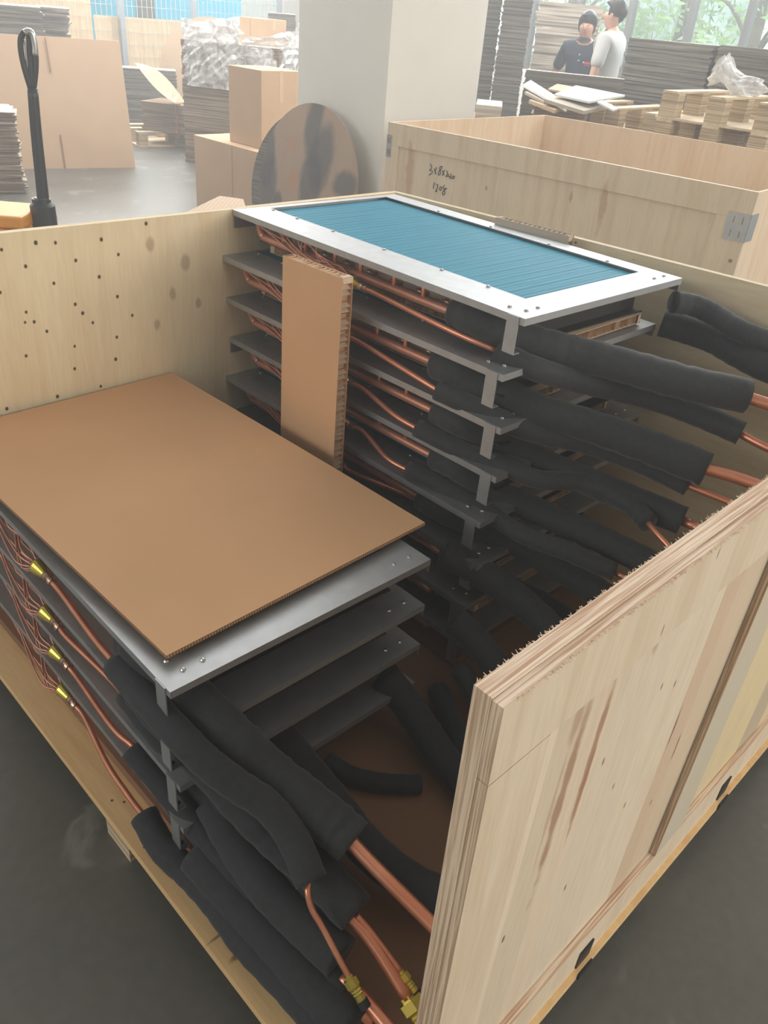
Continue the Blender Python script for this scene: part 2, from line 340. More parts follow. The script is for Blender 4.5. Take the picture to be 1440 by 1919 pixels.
M_edgeC = plyedge('plywood_edge_rough', S(240, 220, 198), S(196, 160, 132), 'y')
M_edgeV = plyedge('plywood_edge_vertical', S(238, 214, 188), S(190, 160, 132), 'y')
def panC(x0, x1, y0, y1, z0, z1, leanl=True):
    bm = NB(); a0 = lean(x0, z0) if leanl else x0; a1 = lean(x0, z1) if leanl else x0
    hexa(bm, [(a0, y0, z0), (x1, y0, z0), (x1, y1, z0), (a0, y1, z0)], [(a1, y0, z1), (x1, y0, z1), (x1, y1, z1), (a1, y1, z1)])
    for f in bm.faces:
        f.normal_update()
        if abs(f.normal.z) > .9: f.material_index = 1
        elif abs(f.normal.x) > .8: f.material_index = 2
    return bm
sC = obj('side_panel', panC(.404, 1.92, .243, .262, .1, 1.0), [W_C, M_edgeC, M_edgeV], crate); sC['label'] = 'near plywood side with brown streaks and rough sawn top edge'
obj('rail', panC(.404, 1.92, .2305, .2425, .905, .998), [W_Cr, M_edgeC, M_edgeV], sC)
obj('stile', panC(.404, .497, .2305, .2425, .2, .904), [W_Cr, M_edgeC, M_edgeV], sC)
obj('stile', panC(1.045, 1.145, .2305, .2425, .2, .904, False), [W_C, M_edgeC, M_edgeV], sC)
obj('stile', panC(1.80, 1.90, .2305, .2425, .2, .904, False), [W_Cr, M_edgeC, M_edgeV], sC)
obj('rail', panC(.44, 1.92, .2305, .2425, .1, .199, False), [W_Cr, M_edgeC, M_edgeV], sC)
# torn fibres along the sawn top edge
bm = NB()
for k in range(900):
    x = random.uniform(.41, 1.2); y = random.choice((.2303, .262)); z = 1.0
    dx, dy, dz = random.uniform(-.002, .002), (-.004 if y < .25 else .004)*random.random(), random.uniform(-.004, .0025)
    p = Vector((x, y, z-.001)); q = p+Vector((dx, dy, dz)); t = Vector((.0007, 0, 0))
    hexa(bm, [p-t, p+t, p+t+Vector((0, .0006, 0)), p-t+Vector((0, .0006, 0))], [q-t*.3, q+t*.3, q+t*.3+Vector((0, .0004, .0003)), q-t*.3+Vector((0, .0004, .0003))])
f_ = obj('splinters', bm, M_hcore, sC); f_['kind'] = 'stuff'
for q in [(1105, 1785), (1400, 1400)]:
    p = ony(q[0], q[1], .2225)
    bm = NB(); box(bm, p.x-.02, .2275, .105, p.x+.02, .23, .15); box(bm, p.x-.02, .2185, .083, p.x+.02, .2215, .0995)
    obj('steel_clip', bm, M_black, crate)
# honeycomb base sheet on the deck
def honey(bm, x0, y0, z0, x1, y1, z1, cell=.016, skin=.0012, M=None):
    """honeycomb board lying in x-y; mi 0 skins, 1 core"""
    box(bm, x0, y0, z0, x1, y1, z0+skin, 0, M); box(bm, x0, y0, z1-skin, x1, y1, z1, 0, M)
    rows = max(2, int((y1-y0)/cell)); cols = max(2, int((x1-x0)/(cell*.8)))
    def wall(a, b, mi=1):
        vs = [bm.verts.new(v if M is None else M @ v) for v in (Vector((a[0], a[1], z0+skin)), Vector((b[0], b[1], z0+skin)), Vector((b[0], b[1], z1-skin)), Vector((a[0], a[1], z1-skin)))]
        bm.faces.new(vs).material_index = mi
    # only the outermost cells along each edge can be seen: torn webs standing in front of a closed inner row
    d = cell*.75
    def edge(n, P_, N_):
        p0, p1 = P_(0), P_(n)
        for c in range(n+1):
            j = random.uniform(-.3, .3)*cell; q = P_(c)
            wall(q, tuple(q[i]+N_[i]*d+(p1[i]-p0[i])/n*(j/cell) for i in (0, 1)))
            if c % 3: 
                q2 = P_(min(n, c+.5)); wall(tuple(q[i]+N_[i]*d*.3 for i in (0, 1)), tuple(q2[i]+N_[i]*d for i in (0, 1)))
        wall(tuple(p0[i]+N_[i]*d*1.05 for i in (0, 1)), tuple(p1[i]+N_[i]*d*1.05 for i in (0, 1)), 0)
    nx = max(2, int((x1-x0)/(cell*.8))); ny = max(2, int((y1-y0)/(cell*.8)))
    edge(nx, lambda c: (x0+(x1-x0)*c/nx, y0+.0005), (0, 1)); edge(nx, lambda c: (x0+(x1-x0)*c/nx, y1-.0005), (0, -1))
    edge(ny, lambda c: (x0+.0005, y0+(y1-y0)*c/ny), (1, 0)); edge(ny, lambda c: (x1-.0005, y0+(y1-y0)*c/ny), (-1, 0))
o = obj('base_board', mb((.455, .275, .101, 1.80, 1.745, .126)), M_base); tag(o, 'large brown cardboard base sheet lying on the crate deck under both coil stacks', 'cardboard sheet')
BZ = .126
# ------------------------------------------------------------------ evaporator coils
CW, CL, CH = .560, .945, .083
def coil_proto():
    root = empty('evaporator_coil', (0, 0, 0))
    o_ = dict(world=False)
    # frame
    bm = NB(); t = .002; h = CH
    def ring(z0, z1, fx0=.10, fx1=.508, fy0=.08, fy1=.925):
        xs = [0, fx0, fx1, CW]; ys = [0, fy0, fy1, CL]
        box(bm, 0, 0, z0, CW, fy0, z1); box(bm, 0, fy1, z0, CW, CL, z1); box(bm, 0, fy0, z0, fx0, fy1, z1); box(bm, fx1, fy0, z0, CW, fy1, z1)
    ring(h-t, h)
    box(bm, 0, 0, h-.014, t, CL, h-t); box(bm, t, 0, h-.014, CW, t, h-t); box(bm, CW-t, t, h-.03, CW, CL, h-t)
    box(bm, t, CL-t, h-.045, .13, CL, h-t)                        # far end cheek under the flange
    box(bm, .13, CL-t, h-.03, CW-t, CL, h-t)
    f = obj('frame', bm, M_galv, root, **o_)
    # bottom channel, dark colour standing in for shade between the coils
    obj('bottom_channel', mb((.075, .05, 0, .51, CL-.01, .003)), M_find, root, **o_)
    # near end plate, recessed; its dark colour paints shade above the next flange
    obj('end_plate', mb((.10, .074, .0031, .508, .078, h-t-.0005)), M_find, root, **o_)
    # fins with rounded ridges on top
    bm = NB(); ny = 60; x0, x1, y0, y1 = .1, .507, .079, .925
    for k in range(ny):
        ya, yb = y0+(y1-y0)*k/ny, y0+(y1-y0)*(k+1)/ny; ym = (ya+yb)/2
        za, zb = h-.0075, h-.0065
        v = [bm.verts.new(p) for p in ((x0, ya, za), (x1, ya, za), (x1, ym, zb), (x0, ym, zb), (x1, yb, za), (x0, yb, za))]
        bm.faces.new((v[0], v[1], v[2], v[3])); bm.faces.new((v[3], v[2], v[4], v[5]))
    bmesh.ops.remove_doubles(bm, verts=bm.verts, dist=1e-6)
    box(bm, x0, y0, .004, x1, y1, h-.0085, 1)
    obj('fin_block', bm, [M_fin, M_find], root, **o_)
    # tube sheet
    obj('tube_sheet', mb((.094, .078, .0031, .0985, .93, h-t-.0005)), M_galvd, root, **o_)
    # return bends
    bme = None
    for k in range(20):
        y = .10+.041*k; z = .058 if k % 2 else .026
        if bme is None:
            bm = NB(); tube(bm, [(.094, -.011, 0), (.084, -.011, .001), (.078, -.006, .002), (.077, 0, .0025), (.078, .006, .002), (.084, .011, .001), (.094, .011, 0)], .0042, 8, 3)
            ob = obj('return_bend', bm, M_bend, root, smooth=True, **o_); bme = ob
        else:
            ob = bme.copy(); col.objects.link(ob); ob.parent = root
        ob.location = (0, y, z)
    # header with feeders
    hx, hz = .044, .026
    bm = NB(); tube(bm, [(hx, .14, hz), (hx, .5, hz), (hx, .84, hz), (hx, .875, hz+.004), (hx+.006, .898, hz+.02), (hx+.02, .902, hz+.036), (hx+.05, .895, hz+.042)], .0105, 12, 6)
    obj('header_pipe', bm, M_copd, root, smooth=True, **o_)
    bm = NB(); tube(bm, [(.094, 0, .064), (.07, 0, .067), (.05, 0, .063), (hx, 0, .052), (hx, 0, .034)], .0055, 8, 4)
    fp = obj('feeder_pipe', bm, M_copper, root, smooth=True, **o_); fp.location = (0, .19, 0)
    for k in range(1, 7): c = fp.copy(); col.objects.link(c); c.parent = root; c.location = (0, .19+.1*k+.01*(k % 2), 0)
    # distributor and its capillaries
    bm = NB(); lathe(bm, (.010, .500, .020), (.0, -1, -.06), [(0, .016), (.006, .0175), (.034, .009), (.036, .007)], 18); obj('distributor', bm, M_brass, root, smooth=False, **o_)
    bm = NB(); lathe(bm, (.010, .463, .0178), (0, -1, -.06), [(0, .0085), (.008, .0095), (.010, .0065), (.016, .0065), (.018, .009), (.026, .008)], 14); obj('distributor_nut', bm, M_bend, root, **o_)
    rnd = random.Random(3)
    for k in range(12):
        a = k*2*math.pi/12; s = Vector((.010+.012*math.cos(a), .502, .020+.012*math.sin(a))); ye = .60+.027*k
        sp = rnd.uniform(-1, 1)
        mid1 = s+Vector((.012*math.cos(a)+.006*sp, .045, .010*math.sin(a))); mid2 = Vector((.002+.035*rnd.random(), s.y+.10+.05*rnd.random()+.2*(ye-.6), .012+.05*rnd.random()))
        mid3 = Vector((.03, min(ye+.03, .93), .066)); e_ = Vector((.094, ye, .05+.02*(k % 2)))
        bm = NB(); tube(bm, [s, mid1, mid2, mid3, e_], .0020, 6, 7); obj('capillary_tube', bm, M_copd, root, smooth=True, **o_)
    # hanging bracket at the near corner
    bm = NB(); box(bm, -.0022, .012, .012, -.0002, .040, h-.0005); box(bm, -.0022, .012, .010, .016, .040, .0119); 
    bk = obj('bracket', bm, M_galv, root, **o_)
    bm = NB(); lathe(bm, (.008, .026, .0121), (0, 0, 1), [(0, .004), (.0004, .004)], 10); obj('hole', bm, M_black, bk, **o_)
    # screws
    bm = NB(); lathe(bm, (0, 0, 0), (0, 0, 1), [(0, .0045), (.001, .0045), (.003, .003), (.0036, .001)], 10)
    s0 = obj('screw', bm, M_chrome, root, **o_); s0.location = (.04, .03, h)
    for p in [(.03, .062), (.075, .03), (.092, .17), (.092, .30), (.092, .48), (.092, .66), (.092, .80), (.092, .90), (.53, .03), (.49, .03), (.515, .17), (.515, .34), (.515, .53), (.515, .72)]:
        c = s0.copy(); col.objects.link(c); c.parent = root; c.location = (p[0], p[1], h)
    return root
proto = coil_proto()
def copy_tree(o, parent=None):
    c = o.copy(); col.objects.link(c)
    if parent is not None: c.parent = parent
    for ch in list(o.children): copy_tree(ch, c)
    return c
def px(pts): return [onz(x, y, z) for x, y, z in pts]
def sleeve(root, pts, r, world=None):
    bm = NB(); tube(bm, px(pts), r, 20, 8, wob=.03); return obj('insulation_sleeve', bm, M_foam, root, smooth=True)
def hsleeve(root, pts, r):
    q = [wm(root) @ Vector((.044, .20, .028)), wm(root) @ Vector((.042, .13, .030))]; bm = NB(); tube(bm, q+px(pts), r, 20, 8, wob=.05); return obj('insulation_sleeve', bm, M_foam, root, smooth=True)
def cpipe(root, pts, r, name='copper_pipe'):
    bm = NB(); tube(bm, px(pts), r, 14, 6); return obj(name, bm, M_copper, root, smooth=True)
def lpipe(root, pts, r):
    q = wm(root) @ Vector((.010, .440, .0165)); q2 = wm(root) @ Vector((.010, .40, .015)); bm = NB(); tube(bm, [q, q2]+px(pts), r, 14, 6); return obj('liquid_pipe', bm, M_copper, root, smooth=True)
def fitting(root, p, q, r, cap=False):
    a, b = onz(*p), onz(*q); ax = (b-a); L = ax.length; bm = NB()
    lathe(bm, a, ax, [(0, r*.75), (L*.12, r*.75), (L*.13, r*1.2), (L*.45, r*1.2), (L*.46, r*.85), (L*.5, r*.95), (L*.56, r*.8), (L*.62, r*.95), (L*.68, r*.8), (L*.74, r*.95), (L*.8, r*.8), (L, r*.85)], 6 if r > .01 else 8)
    f = obj('brass_fitting', bm, M_brass, root)
    if cap:
        bm = NB(); lathe(bm, b, ax, [(0, r), (.012, r), (.013, r*.8)], 12); obj('fitting_cap', bm, M_black, f)
ZT = [1.0-.110*i for i in range(8)]
ordn = ['top', 'second', 'third', 'fourth', 'fifth', 'sixth', 'seventh', 'lowest']
# right stack: (corner x, corner y, rz)
RS = []
for i in range(8):
    z = ZT[i]
    x, y = 1.193, .81
    if i == 1: x, y = 1.176, .825
    elif i == 2: x, y = 1.184, .815
    elif i == 3: x, y = 1.190, .81
    elif i >= 4: x, y = 1.17+.006*(i % 3), .82-.006*(i % 2)
    RS.append((x, y, z))
rdesc = ['uppermost coil of the right stack, bare blue fins in a bright white metal frame', 'second coil down in the right stack, directly under the blue-finned top one', 'third coil down in the right stack, half hidden by the upright cardboard strip', 'fourth coil down in the right stack, its copper header showing beside the cardboard strip',
         'fifth coil down in the right stack, just above the tilted cardboard sheet', 'sixth coil down in the right stack, dark and mostly hidden', 'seventh coil down in the right stack, deep in shadow', 'bottom coil of the right stack, resting near the crate floor']
right = []
for i, (x, y, z) in enumerate(RS):
    r = proto if i == 0 else None
    if r is None: r = copy_tree(proto)
    right.append(r)
for i, r in enumerate(right):
    x, y, z = RS[i]; r.location = (x, y, z-CH); r.rotation_euler = (0, 0, R(-1.6 if i == 0 else -.6)); tag(r, rdesc[i], 'heat exchanger', 'evaporator coils stacked in the crate')
LS = [(.420, .790, .575), (.418, .788, .467), (.424, .792, .359), (.424, .792, .251)]
ldesc = ['uppermost coil of the left stack, its grey frame carrying the big cardboard sheet', 'second coil down in the left stack, its brass cone just below the frame edge', 'third coil down in the left stack, with its corner plate jutting out by black pipes', 'lowest coil of the left stack, close above the yellow plywood deck']
left = []
for i in range(4):
    r = copy_tree(proto); x, y, z = LS[i]; r.location = (x, y, z-CH); r.rotation_euler = (0, 0, R(-.8))
    tag(r, ldesc[i], 'heat exchanger', 'evaporator coils stacked in the crate'); left.append(r)
bpy.context.view_layer.update()
# honeycomb pads between the coils
for i in range(7):
    x, y, z = RS[i]; bm = NB(); honey(bm, x+.11, y+.03 if i < 2 else y+.05, RS[i+1][2]+.0045, x+.50, y+.90, z-CH-.0005, .022)
    tag(obj('honeycomb_pad', bm, [M_cardl, M_hcore]), 'honeycomb cardboard pad under the %s coil of the right stack' % ordn[i], 'packing pad', 'honeycomb pads between the coils')
bm = NB(); x, y, z = RS[7]; box(bm, x+.02, y+.03, BZ+.0005, x+.52, y+.92, z-CH-.0005); tag(obj('packing_board', bm, M_base), 'brown packing board under the lowest coil of the right stack', 'packing board')
for i in range(4):
    x, y, z = LS[i]; zb = LS[i+1][2]+.0045 if i < 3 else BZ+.0005; bm = NB(); honey(bm, x+.05, y+.10, zb, x+.52, y+.92, z-CH-.0005, .02)
    tag(obj('honeycomb_pad', bm, [M_card, M_hcore]), 'honeycomb cardboard pad under the %s coil of the left stack' % (ordn[i] if i < 3 else 'lowest'), 'packing pad', 'honeycomb pads between the coils')
# --- pipes and sleeves, right stack
r0, r1, r2, r3, r4, r5, r6, r7 = right
def P3(root, pts): return pts
hsleeve(r0, [(1000, 642, .92), (1080, 662, .905), (1180, 688, .895), (1280, 716, .885), (1400, 742, .875)], .034)
cpipe(r0, [(1390, 741, .875), (1440, 757, .87), (1500, 775, .865)], .012)
sleeve(r0, [(930, 658, .905), (1000, 690, .885), (1061, 708, .86), (1120, 722, .845), (1182, 736, .83), (1263, 760, .82), (1330, 786, .81), (1390, 812, .80)], .024)
cpipe(r0, [(1380, 808, .80), (1410, 825, .795), (1445, 842, .79), (1490, 860, .785)], .008)
lpipe(r0, [(850, 622, .92), (932, 657, .905)], .006)
hsleeve(r1, [(940, 736, .80), (1008, 768, .79), (1111, 800, .775), (1214, 836, .765), (1325, 880, .755)], .034)
cpipe(r1, [(1318, 877, .755), (1380, 895, .75), (1440, 916, .745)], .012)
sleeve(r1, [(820, 730, .80), (880, 759, .785), (947, 790, .765), (1008, 812, .75), (1085, 828, .735), (1162, 852, .72), (1230, 880, .71), (1291, 910, .70)], .022)
cpipe(r1, [(1288, 909, .70), (1330, 926, .695), (1375, 944, .69)], .007)
lpipe(r1, [(770, 700, .81), (822, 732, .80)], .006)
hsleeve(r2, [(957, 836, .675), (1034, 874, .66), (1111, 906, .65), (1188, 938, .64), (1280, 976, .63)], .030)
cpipe(r2, [(1270, 972, .63), (1330, 998, .62)], .010)
sleeve(r2, [(782, 802, .695), (854, 838, .68), (931, 869, .67), (1008, 898, .66), (1085, 903, .655), (1137, 920, .65), (1188, 951, .64), (1216, 980, .635)], .020)
cpipe(r2, [(1212, 976, .635), (1232, 1000, .63), (1256, 1026, .62)], .006)
lpipe(r2, [(740, 778, .70), (785, 805, .695)], .006)
hsleeve(r3, [(935, 927, .56), (1008, 958, .545), (1085, 992, .53), (1162, 1028, .52), (1230, 1062, .51)], .030)
sleeve(r3, [(762, 880, .585), (828, 910, .57), (905, 955, .55), (983, 1003, .53), (1060, 1032, .52), (1152, 1072, .50)], .020)
cpipe(r3, [(1148, 1070, .50), (1185, 1090, .49)], .006)
lpipe(r3, [(725, 858, .59), (765, 882, .585)], .0055)
hsleeve(r4, [(960, 1015, .45), (1030, 1055, .43), (1100, 1095, .415), (1170, 1140, .40)], .030)
sleeve(r4, [(830, 1035, .44), (880, 1060, .42), (957, 1112, .39), (1018, 1165, .36), (1075, 1230, .34)], .034)
lpipe(r4, [(780, 935, .485), (820, 967, .48)], .006)
sleeve(r5, [(900, 1060, .37), (960, 1100, .35), (1020, 1130, .33), (1090, 1180, .31), (1160, 1260, .29)], .024)
sleeve(r5, [(850, 1160, .33), (900, 1210, .29), (960, 1290, .25), (1010, 1380, .22)], .032)
sleeve(r6, [(720, 1265, .27), (770, 1330, .21), (830, 1420, .175), (900, 1500, .163), (960, 1560, .162)], .034)
sleeve(r6, [(860, 1250, .24), (905, 1320, .20), (950, 1400, .17)], .024)
sleeve(r7, [(610, 1425, .165), (660, 1455, .15), (720, 1468, .148), (790, 1470, .148)], .020)
sleeve(r7, [(820, 1290, .17), (850, 1360, .16), (880, 1440, .16)], .024)
# far side pipes along the back of the right stack
o = sleeve(r0, [(1262, 566, .955), (1300, 572, .95), (1340, 590, .94), (1385, 618, .93), (1440, 640, .92), (1500, 655, .91)], .024)
o = sleeve(r1, [(1240, 606, .89), (1290, 620, .885), (1340, 638, .88), (1390, 666, .875), (1440, 690, .87), (1500, 710, .865)], .030)
# --- left stack
l0, l1, l2, l3 = left
hsleeve(l0, [(420, 1365, .47), (490, 1435, .42), (560, 1492, .39), (620, 1540, .365), (662, 1578, .35)], .037)
cpipe(l0, [(655, 1574, .35), (700, 1622, .33), (760, 1682, .305), (828, 1750, .28)], .0115)
sleeve(l0, [(220, 1246, .50), (270, 1303, .50), (332, 1372, .49), (384, 1425, .465), (442, 1470, .435), (504, 1512, .405), (550, 1572, .37), (584, 1652, .335)], .025)
cpipe(l0, [(580, 1640, .338), (577, 1672, .33), (585, 1704, .31), (606, 1740, .29), (632, 1790, .265), (655, 1832, .24)], .0048)
fitting(l0, (652, 1828, .241), (678, 1874, .22), .009, True)
lpipe(l0, [(180, 1200, .50), (225, 1252, .50)], .006)
lpipe(l1, [(200, 1266, .40), (243, 1312, .40)], .0055)
sleeve(l1, [(238, 1300, .40), (300, 1380, .37), (365, 1450, .32), (430, 1520, .28), (500, 1580, .26), (560, 1640, .25), (610, 1745, .22)], .022)
hsleeve(l1, [(450, 1500, .35), (520, 1570, .31), (590, 1630, .29), (668, 1712, .265)], .034)
cpipe(l1, [(655, 1715, .262), (700, 1768, .24), (765, 1870, .20)], .0105)
fitting(l1, (762, 1866, .2), (800, 1925, .18), .017)
cpipe(l1, [(668, 1714, .27), (700, 1752, .25), (752, 1822, .22)], .005)
fitting(l1, (750, 1820, .221), (778, 1858, .205), .008, True)
cpipe(l1, [(626, 1752, .215), (634, 1790, .2)], .0018, 'capillary_tube'); cpipe(l1, [(631, 1752, .215), (640, 1800, .2)], .0018, 'capillary_tube')
lpipe(l2, [(210, 1362, .295), (252, 1400, .30)], .0055)
sleeve(l2, [(250, 1402, .30), (310, 1475, .26), (380, 1560, .225), (450, 1640, .205), (520, 1710, .195), (590, 1780, .19), (640, 1870, .18)], .024)
sleeve(l2, [(400, 1500, .275), (450, 1590, .24), (510, 1670, .23), (580, 1740, .222), (640, 1795, .215)], .034)
cpipe(l2, [(640, 1830, .2), (690, 1880, .19), (740, 1940, .18)], .0105)
sleeve(l2, [(500, 1352, .27), (560, 1425, .25), (620, 1500, .23), (690, 1590, .21), (780, 1660, .20), (880, 1700, .19)], .034)
lpipe(l3, [(200, 1430, .175), (240, 1490, .175), (274, 1535, .18)], .0055)
sleeve(l3, [(270, 1528, .185), (306, 1590, .165), (358, 1640, .155), (405, 1692, .153), (462, 1768, .153), (540, 1850, .153), (610, 1930, .153)], .025)
sleeve(l3, [(370, 1600, .19), (440, 1680, .175), (520, 1770, .17), (600, 1860, .17), (660, 1930, .17)], .036)
cpipe(l3, [(660, 1878, .175), (700, 1915, .17)], .0105)
# ------------------------------------------------------------------ packing sheets in the crate
bm = NB()
za, zb = .592, .607
c4 = [onz(312, 1229, za), onz(797, 979, za), ony(322, 698, 1.75), ony(-120, 800, 1.75)]
c4[3] = c4[0]+(c4[2]-c4[1])
n = 10
top = []
for j in range(n+1):
    a = c4[0].lerp(c4[3], j/n); b = c4[1].lerp(c4[2], j/n); s = math.sin(math.pi*j/n)*.004
    top.append([bm.verts.new(a+Vector((0, 0, s))), bm.verts.new(b+Vector((0, 0, s*.6)))])
    top[-1] += [bm.verts.new(a+Vector((0, 0, s-.007))), bm.verts.new(b+Vector((0, 0, s*.6-.007)))]
for j in range(n):
    a, b = top[j], top[j+1]
    bm.faces.new((a[0], a[1], b[1], b[0])).material_index = 0; bm.faces.new((a[2], b[2], b[3], a[3])).material_index = 0
    bm.faces.new((a[0], b[0], b[2], a[2])).material_index = 1; bm.faces.new((a[1], a[3], b[3], b[1])).material_index = 1
bm.faces.new(top[0][:2]+[top[0][3], top[0][2]]).material_index = 1; bm.faces.new((top[-1][0], top[-1][2], top[-1][3], top[-1][1])).material_index = 1
# little spacers of flute showing on the near edge
a, b = top[0][0].co.copy(), top[0][1].co.copy()
for k in range(110):
    p = a.lerp(b, (k+.5)/110); box(bm, p.x-.0012, p.y-.0012, p.z-.006, p.x+.0012, p.y-.0002, p.z-.0012, 0)
tag(obj('cardboard_sheet', bm, [M_card, M_cedge]), 'large flat brown cardboard sheet lying on top of the left coil stack', 'cardboard')
# upright honeycomb strip between the stacks
bm = NB()
Mx = Matrix(((0, 0, 1, 0), (1, 0, 0, 0), (0, 1, 0, 0), (0, 0, 0, 1)))    # local x->y, y->z, z->x
ptl, ptr = onx(530, 487, 1.1), onx(642, 527, 1.1)
Mloc = Matrix.Translation((1.1, 0, 0)) @ Mx
honey(bm, ptr.y, .30, 0, ptl.y, .985, .030, .0155, .0015, Mloc)
tag(obj('honeycomb_board', bm, [M_card, M_hcore]), 'upright brown honeycomb cardboard strip standing between the two coil stacks', 'cardboard')
# grey strip behind the blue coil
bm = NB(); Mloc = Matrix.Translation((1.782, 0, 0)) @ Matrix.Rotation(R(3), 4, 'Z') @ Mx
honey(bm, 1.12, .80, 0, 1.345, 1.017, .026, .018, .0015, Matrix.Translation((1.775, 1.13, 0)) @ Matrix.Rotation(R(3.4), 4, 'Z') @ Matrix.Translation((0, -1.13, 0)) @ Mx)
tag(obj('honeycomb_board', bm, [M_cardg, M_hcore]), 'short grey honeycomb strip wedged between the blue-finned coil and the crate side', 'cardboard')
# ------------------------------------------------------------------ second crate
ang = R(4.1)
C2o = Vector((3.05, 3.05, 0)); e1 = Vector((math.sin(ang), -math.cos(ang), 0)); e2 = Vector((math.cos(ang), math.sin(ang), 0)); L2 = 1.815; W2 = 1.42
crate2 = empty('wooden_crate', C2o, label='empty plywood shipping crate standing behind the full one, handwriting on its side', cat='crate')
def C2(a, b, z): return C2o+e1*a+e2*b+Vector((0, 0, z))
def wb(a0, b0, z0, a1, b1, z1):
    bm = NB(); hexa(bm, [C2(a0, b0, z0), C2(a1, b0, z0), C2(a1, b1, z0), C2(a0, b1, z0)], [C2(a0, b0, z1), C2(a1, b0, z1), C2(a1, b1, z1), C2(a0, b1, z1)]); return bm
pn = -e2
def P2(x, y): return tuple(onplane(x, y, C2o, pn))
W_2 = ply('crate_plywood_front', S(228, 210, 184), S(212, 188, 158), 'z', tone=.6, spots=[(P2(912, 353), (.06, .008, .012), S(150, 112, 80), .6), (P2(1372, 488), (.03, .012, .01), S(120, 86, 64), .8), (P2(1130, 385), (.05, .02, .12), S(178, 138, 102), .5), (P2(768, 320), (.03, .03, .2), S(196, 158, 128), .7), (P2(1070, 370), (.04, .01, .03), S(170, 130, 96), .6)] +
          [(P2(*q), (.01, .005, .005), nail, .8) for q in [(776, 247), (935, 302), (1009, 295), (1165, 320), (1326, 354), (1241, 357), (1401, 367), (1393, 457), (822, 250)]])
W_2i = ply('crate_plywood_inner', S(234, 212, 184), S(222, 192, 160), 'z', spots=[(tuple(at(*q, 4.9)), (.02, .02, .02), S(110, 72, 54), .8) for q in [(1099, 270), (1338, 300), (1390, 283)]] + [(tuple(at(1342, 305, 4.9)), (.05, .05, .025), S(110, 72, 54), .7)])
obj('deck', wb(0, 0, .08, L2, W2, .1), M_pallet, crate2)
for a in (0.02, .85, L2-.12):
    for b in (.02, .65, W2-.12): obj('foot_block', wb(a, b, 0, a+.1, b+.1, .08), M_plyblk, crate2)
s1 = obj('side_panel', wb(0, 0, .1, L2, .012, 1.0), W_2, crate2)
obj('rail', wb(0, -.012, .90, L2, -.0003, 1.0), W_2, s1); obj('stile', wb(0, -.012, .1, .075, -.0003, .8995), W_2, s1)
obj('stile', wb(L2-.13, -.012, .1, L2, -.0003, .8995), W_2, s1); obj('rail', wb(.076, -.012, .1, L2-.1305, -.0003, .2), W_2, s1)
obj('side_panel', wb(0, .0125, .1, .012, W2-.0125, 1.0), W_2i, crate2)
obj('side_panel', wb(0, W2-.012, .1, L2, W2, 1.0), W_2i, crate2)
obj('side_panel', wb(L2-.012, .0125, .1, L2, W2-.0125, 1.0), W_2i, crate2)
def bracket(a, z, face):
    bm = NB(); s = 1 if a > 1 else -1
    a0, a1 = (a-.085, a) if s > 0 else (a, a+.03)
    hexa(bm, [C2(a0, -.0145, z), C2(a1, -.0145, z), C2(a1, -.0125, z), C2(a0, -.0125, z)], [C2(a0, -.0145, z+.1), C2(a1, -.0145, z+.1), C2(a1, -.0125, z+.1), C2(a0, -.0125, z+.1)])
    if s > 0: hexa(bm, [C2(a+.001, -.0145, z), C2(a+.003, -.0145, z), C2(a+.003, .06, z), C2(a+.001, .06, z)], [C2(a+.001, -.0145, z+.1), C2(a+.003, -.0145, z+.1), C2(a+.003, .06, z+.1), C2(a+.001, .06, z+.1)])
    for k in range(2):
        for j in range(2):
            aa = a0+(a1-a0)*(.3+.4*k); zz = z+.025+.05*j
            hexa(bm, [C2(aa-.0015, -.0165, zz-.012), C2(aa+.0015, -.0165, zz-.012), C2(aa+.0015, -.0146, zz-.012), C2(aa-.0015, -.0146, zz-.012)], [C2(aa-.0015, -.0165, zz+.012), C2(aa+.0015, -.0165, zz+.012), C2(aa+.0015, -.0146, zz+.012), C2(aa-.0015, -.0146, zz+.012)], 1)
    obj('corner_bracket', bm, [M_galv, M_galvd], crate2)
bracket(L2, .82, 1); bracket(0.0, .845, 1)
# handwriting
ZS = lambda pts: [(780+x/12, 280+y/12) for x, y in pts]
strokes = [[(325, 325), (350, 390), (335, 440), (305, 465), (360, 480), (362, 530), (295, 580)], [(410, 430), (450, 565)], [(460, 400), (425, 530)],
    [(590, 385), (555, 385), (530, 440), (545, 480), (550, 540), (520, 580), (500, 550), (520, 490), (570, 440), (590, 390)], [(590, 480), (635, 585)], [(640, 460), (590, 590)],
    [(680, 480), (705, 510), (700, 560), (675, 612), (720, 600)], [(735, 550), (725, 605), (765, 620)], [(795, 545), (760, 665)], [(870, 605), (830, 600), (800, 640), (820, 660), (855, 640), (870, 605)],
    [(415, 740), (385, 885)], [(450, 780), (490, 800), (480, 860), (440, 950), (475, 930)], [(560, 830), (530, 880), (545, 920), (575, 890), (570, 835)], [(640, 800), (605, 870), (690, 880)], [(690, 880), (620, 920)], [(620, 930), (595, 980), (615, 1030), (645, 1000), (650, 940), (615, 935)]]
bm = NB()
for s_ in strokes:
    pts = [onplane(x, y, C2o-e2*.0008, pn) for x, y in ZS(s_)]
    tube(bm, pts, .0022, 5, 3)
obj('handwriting', bm, M_ink, s1)
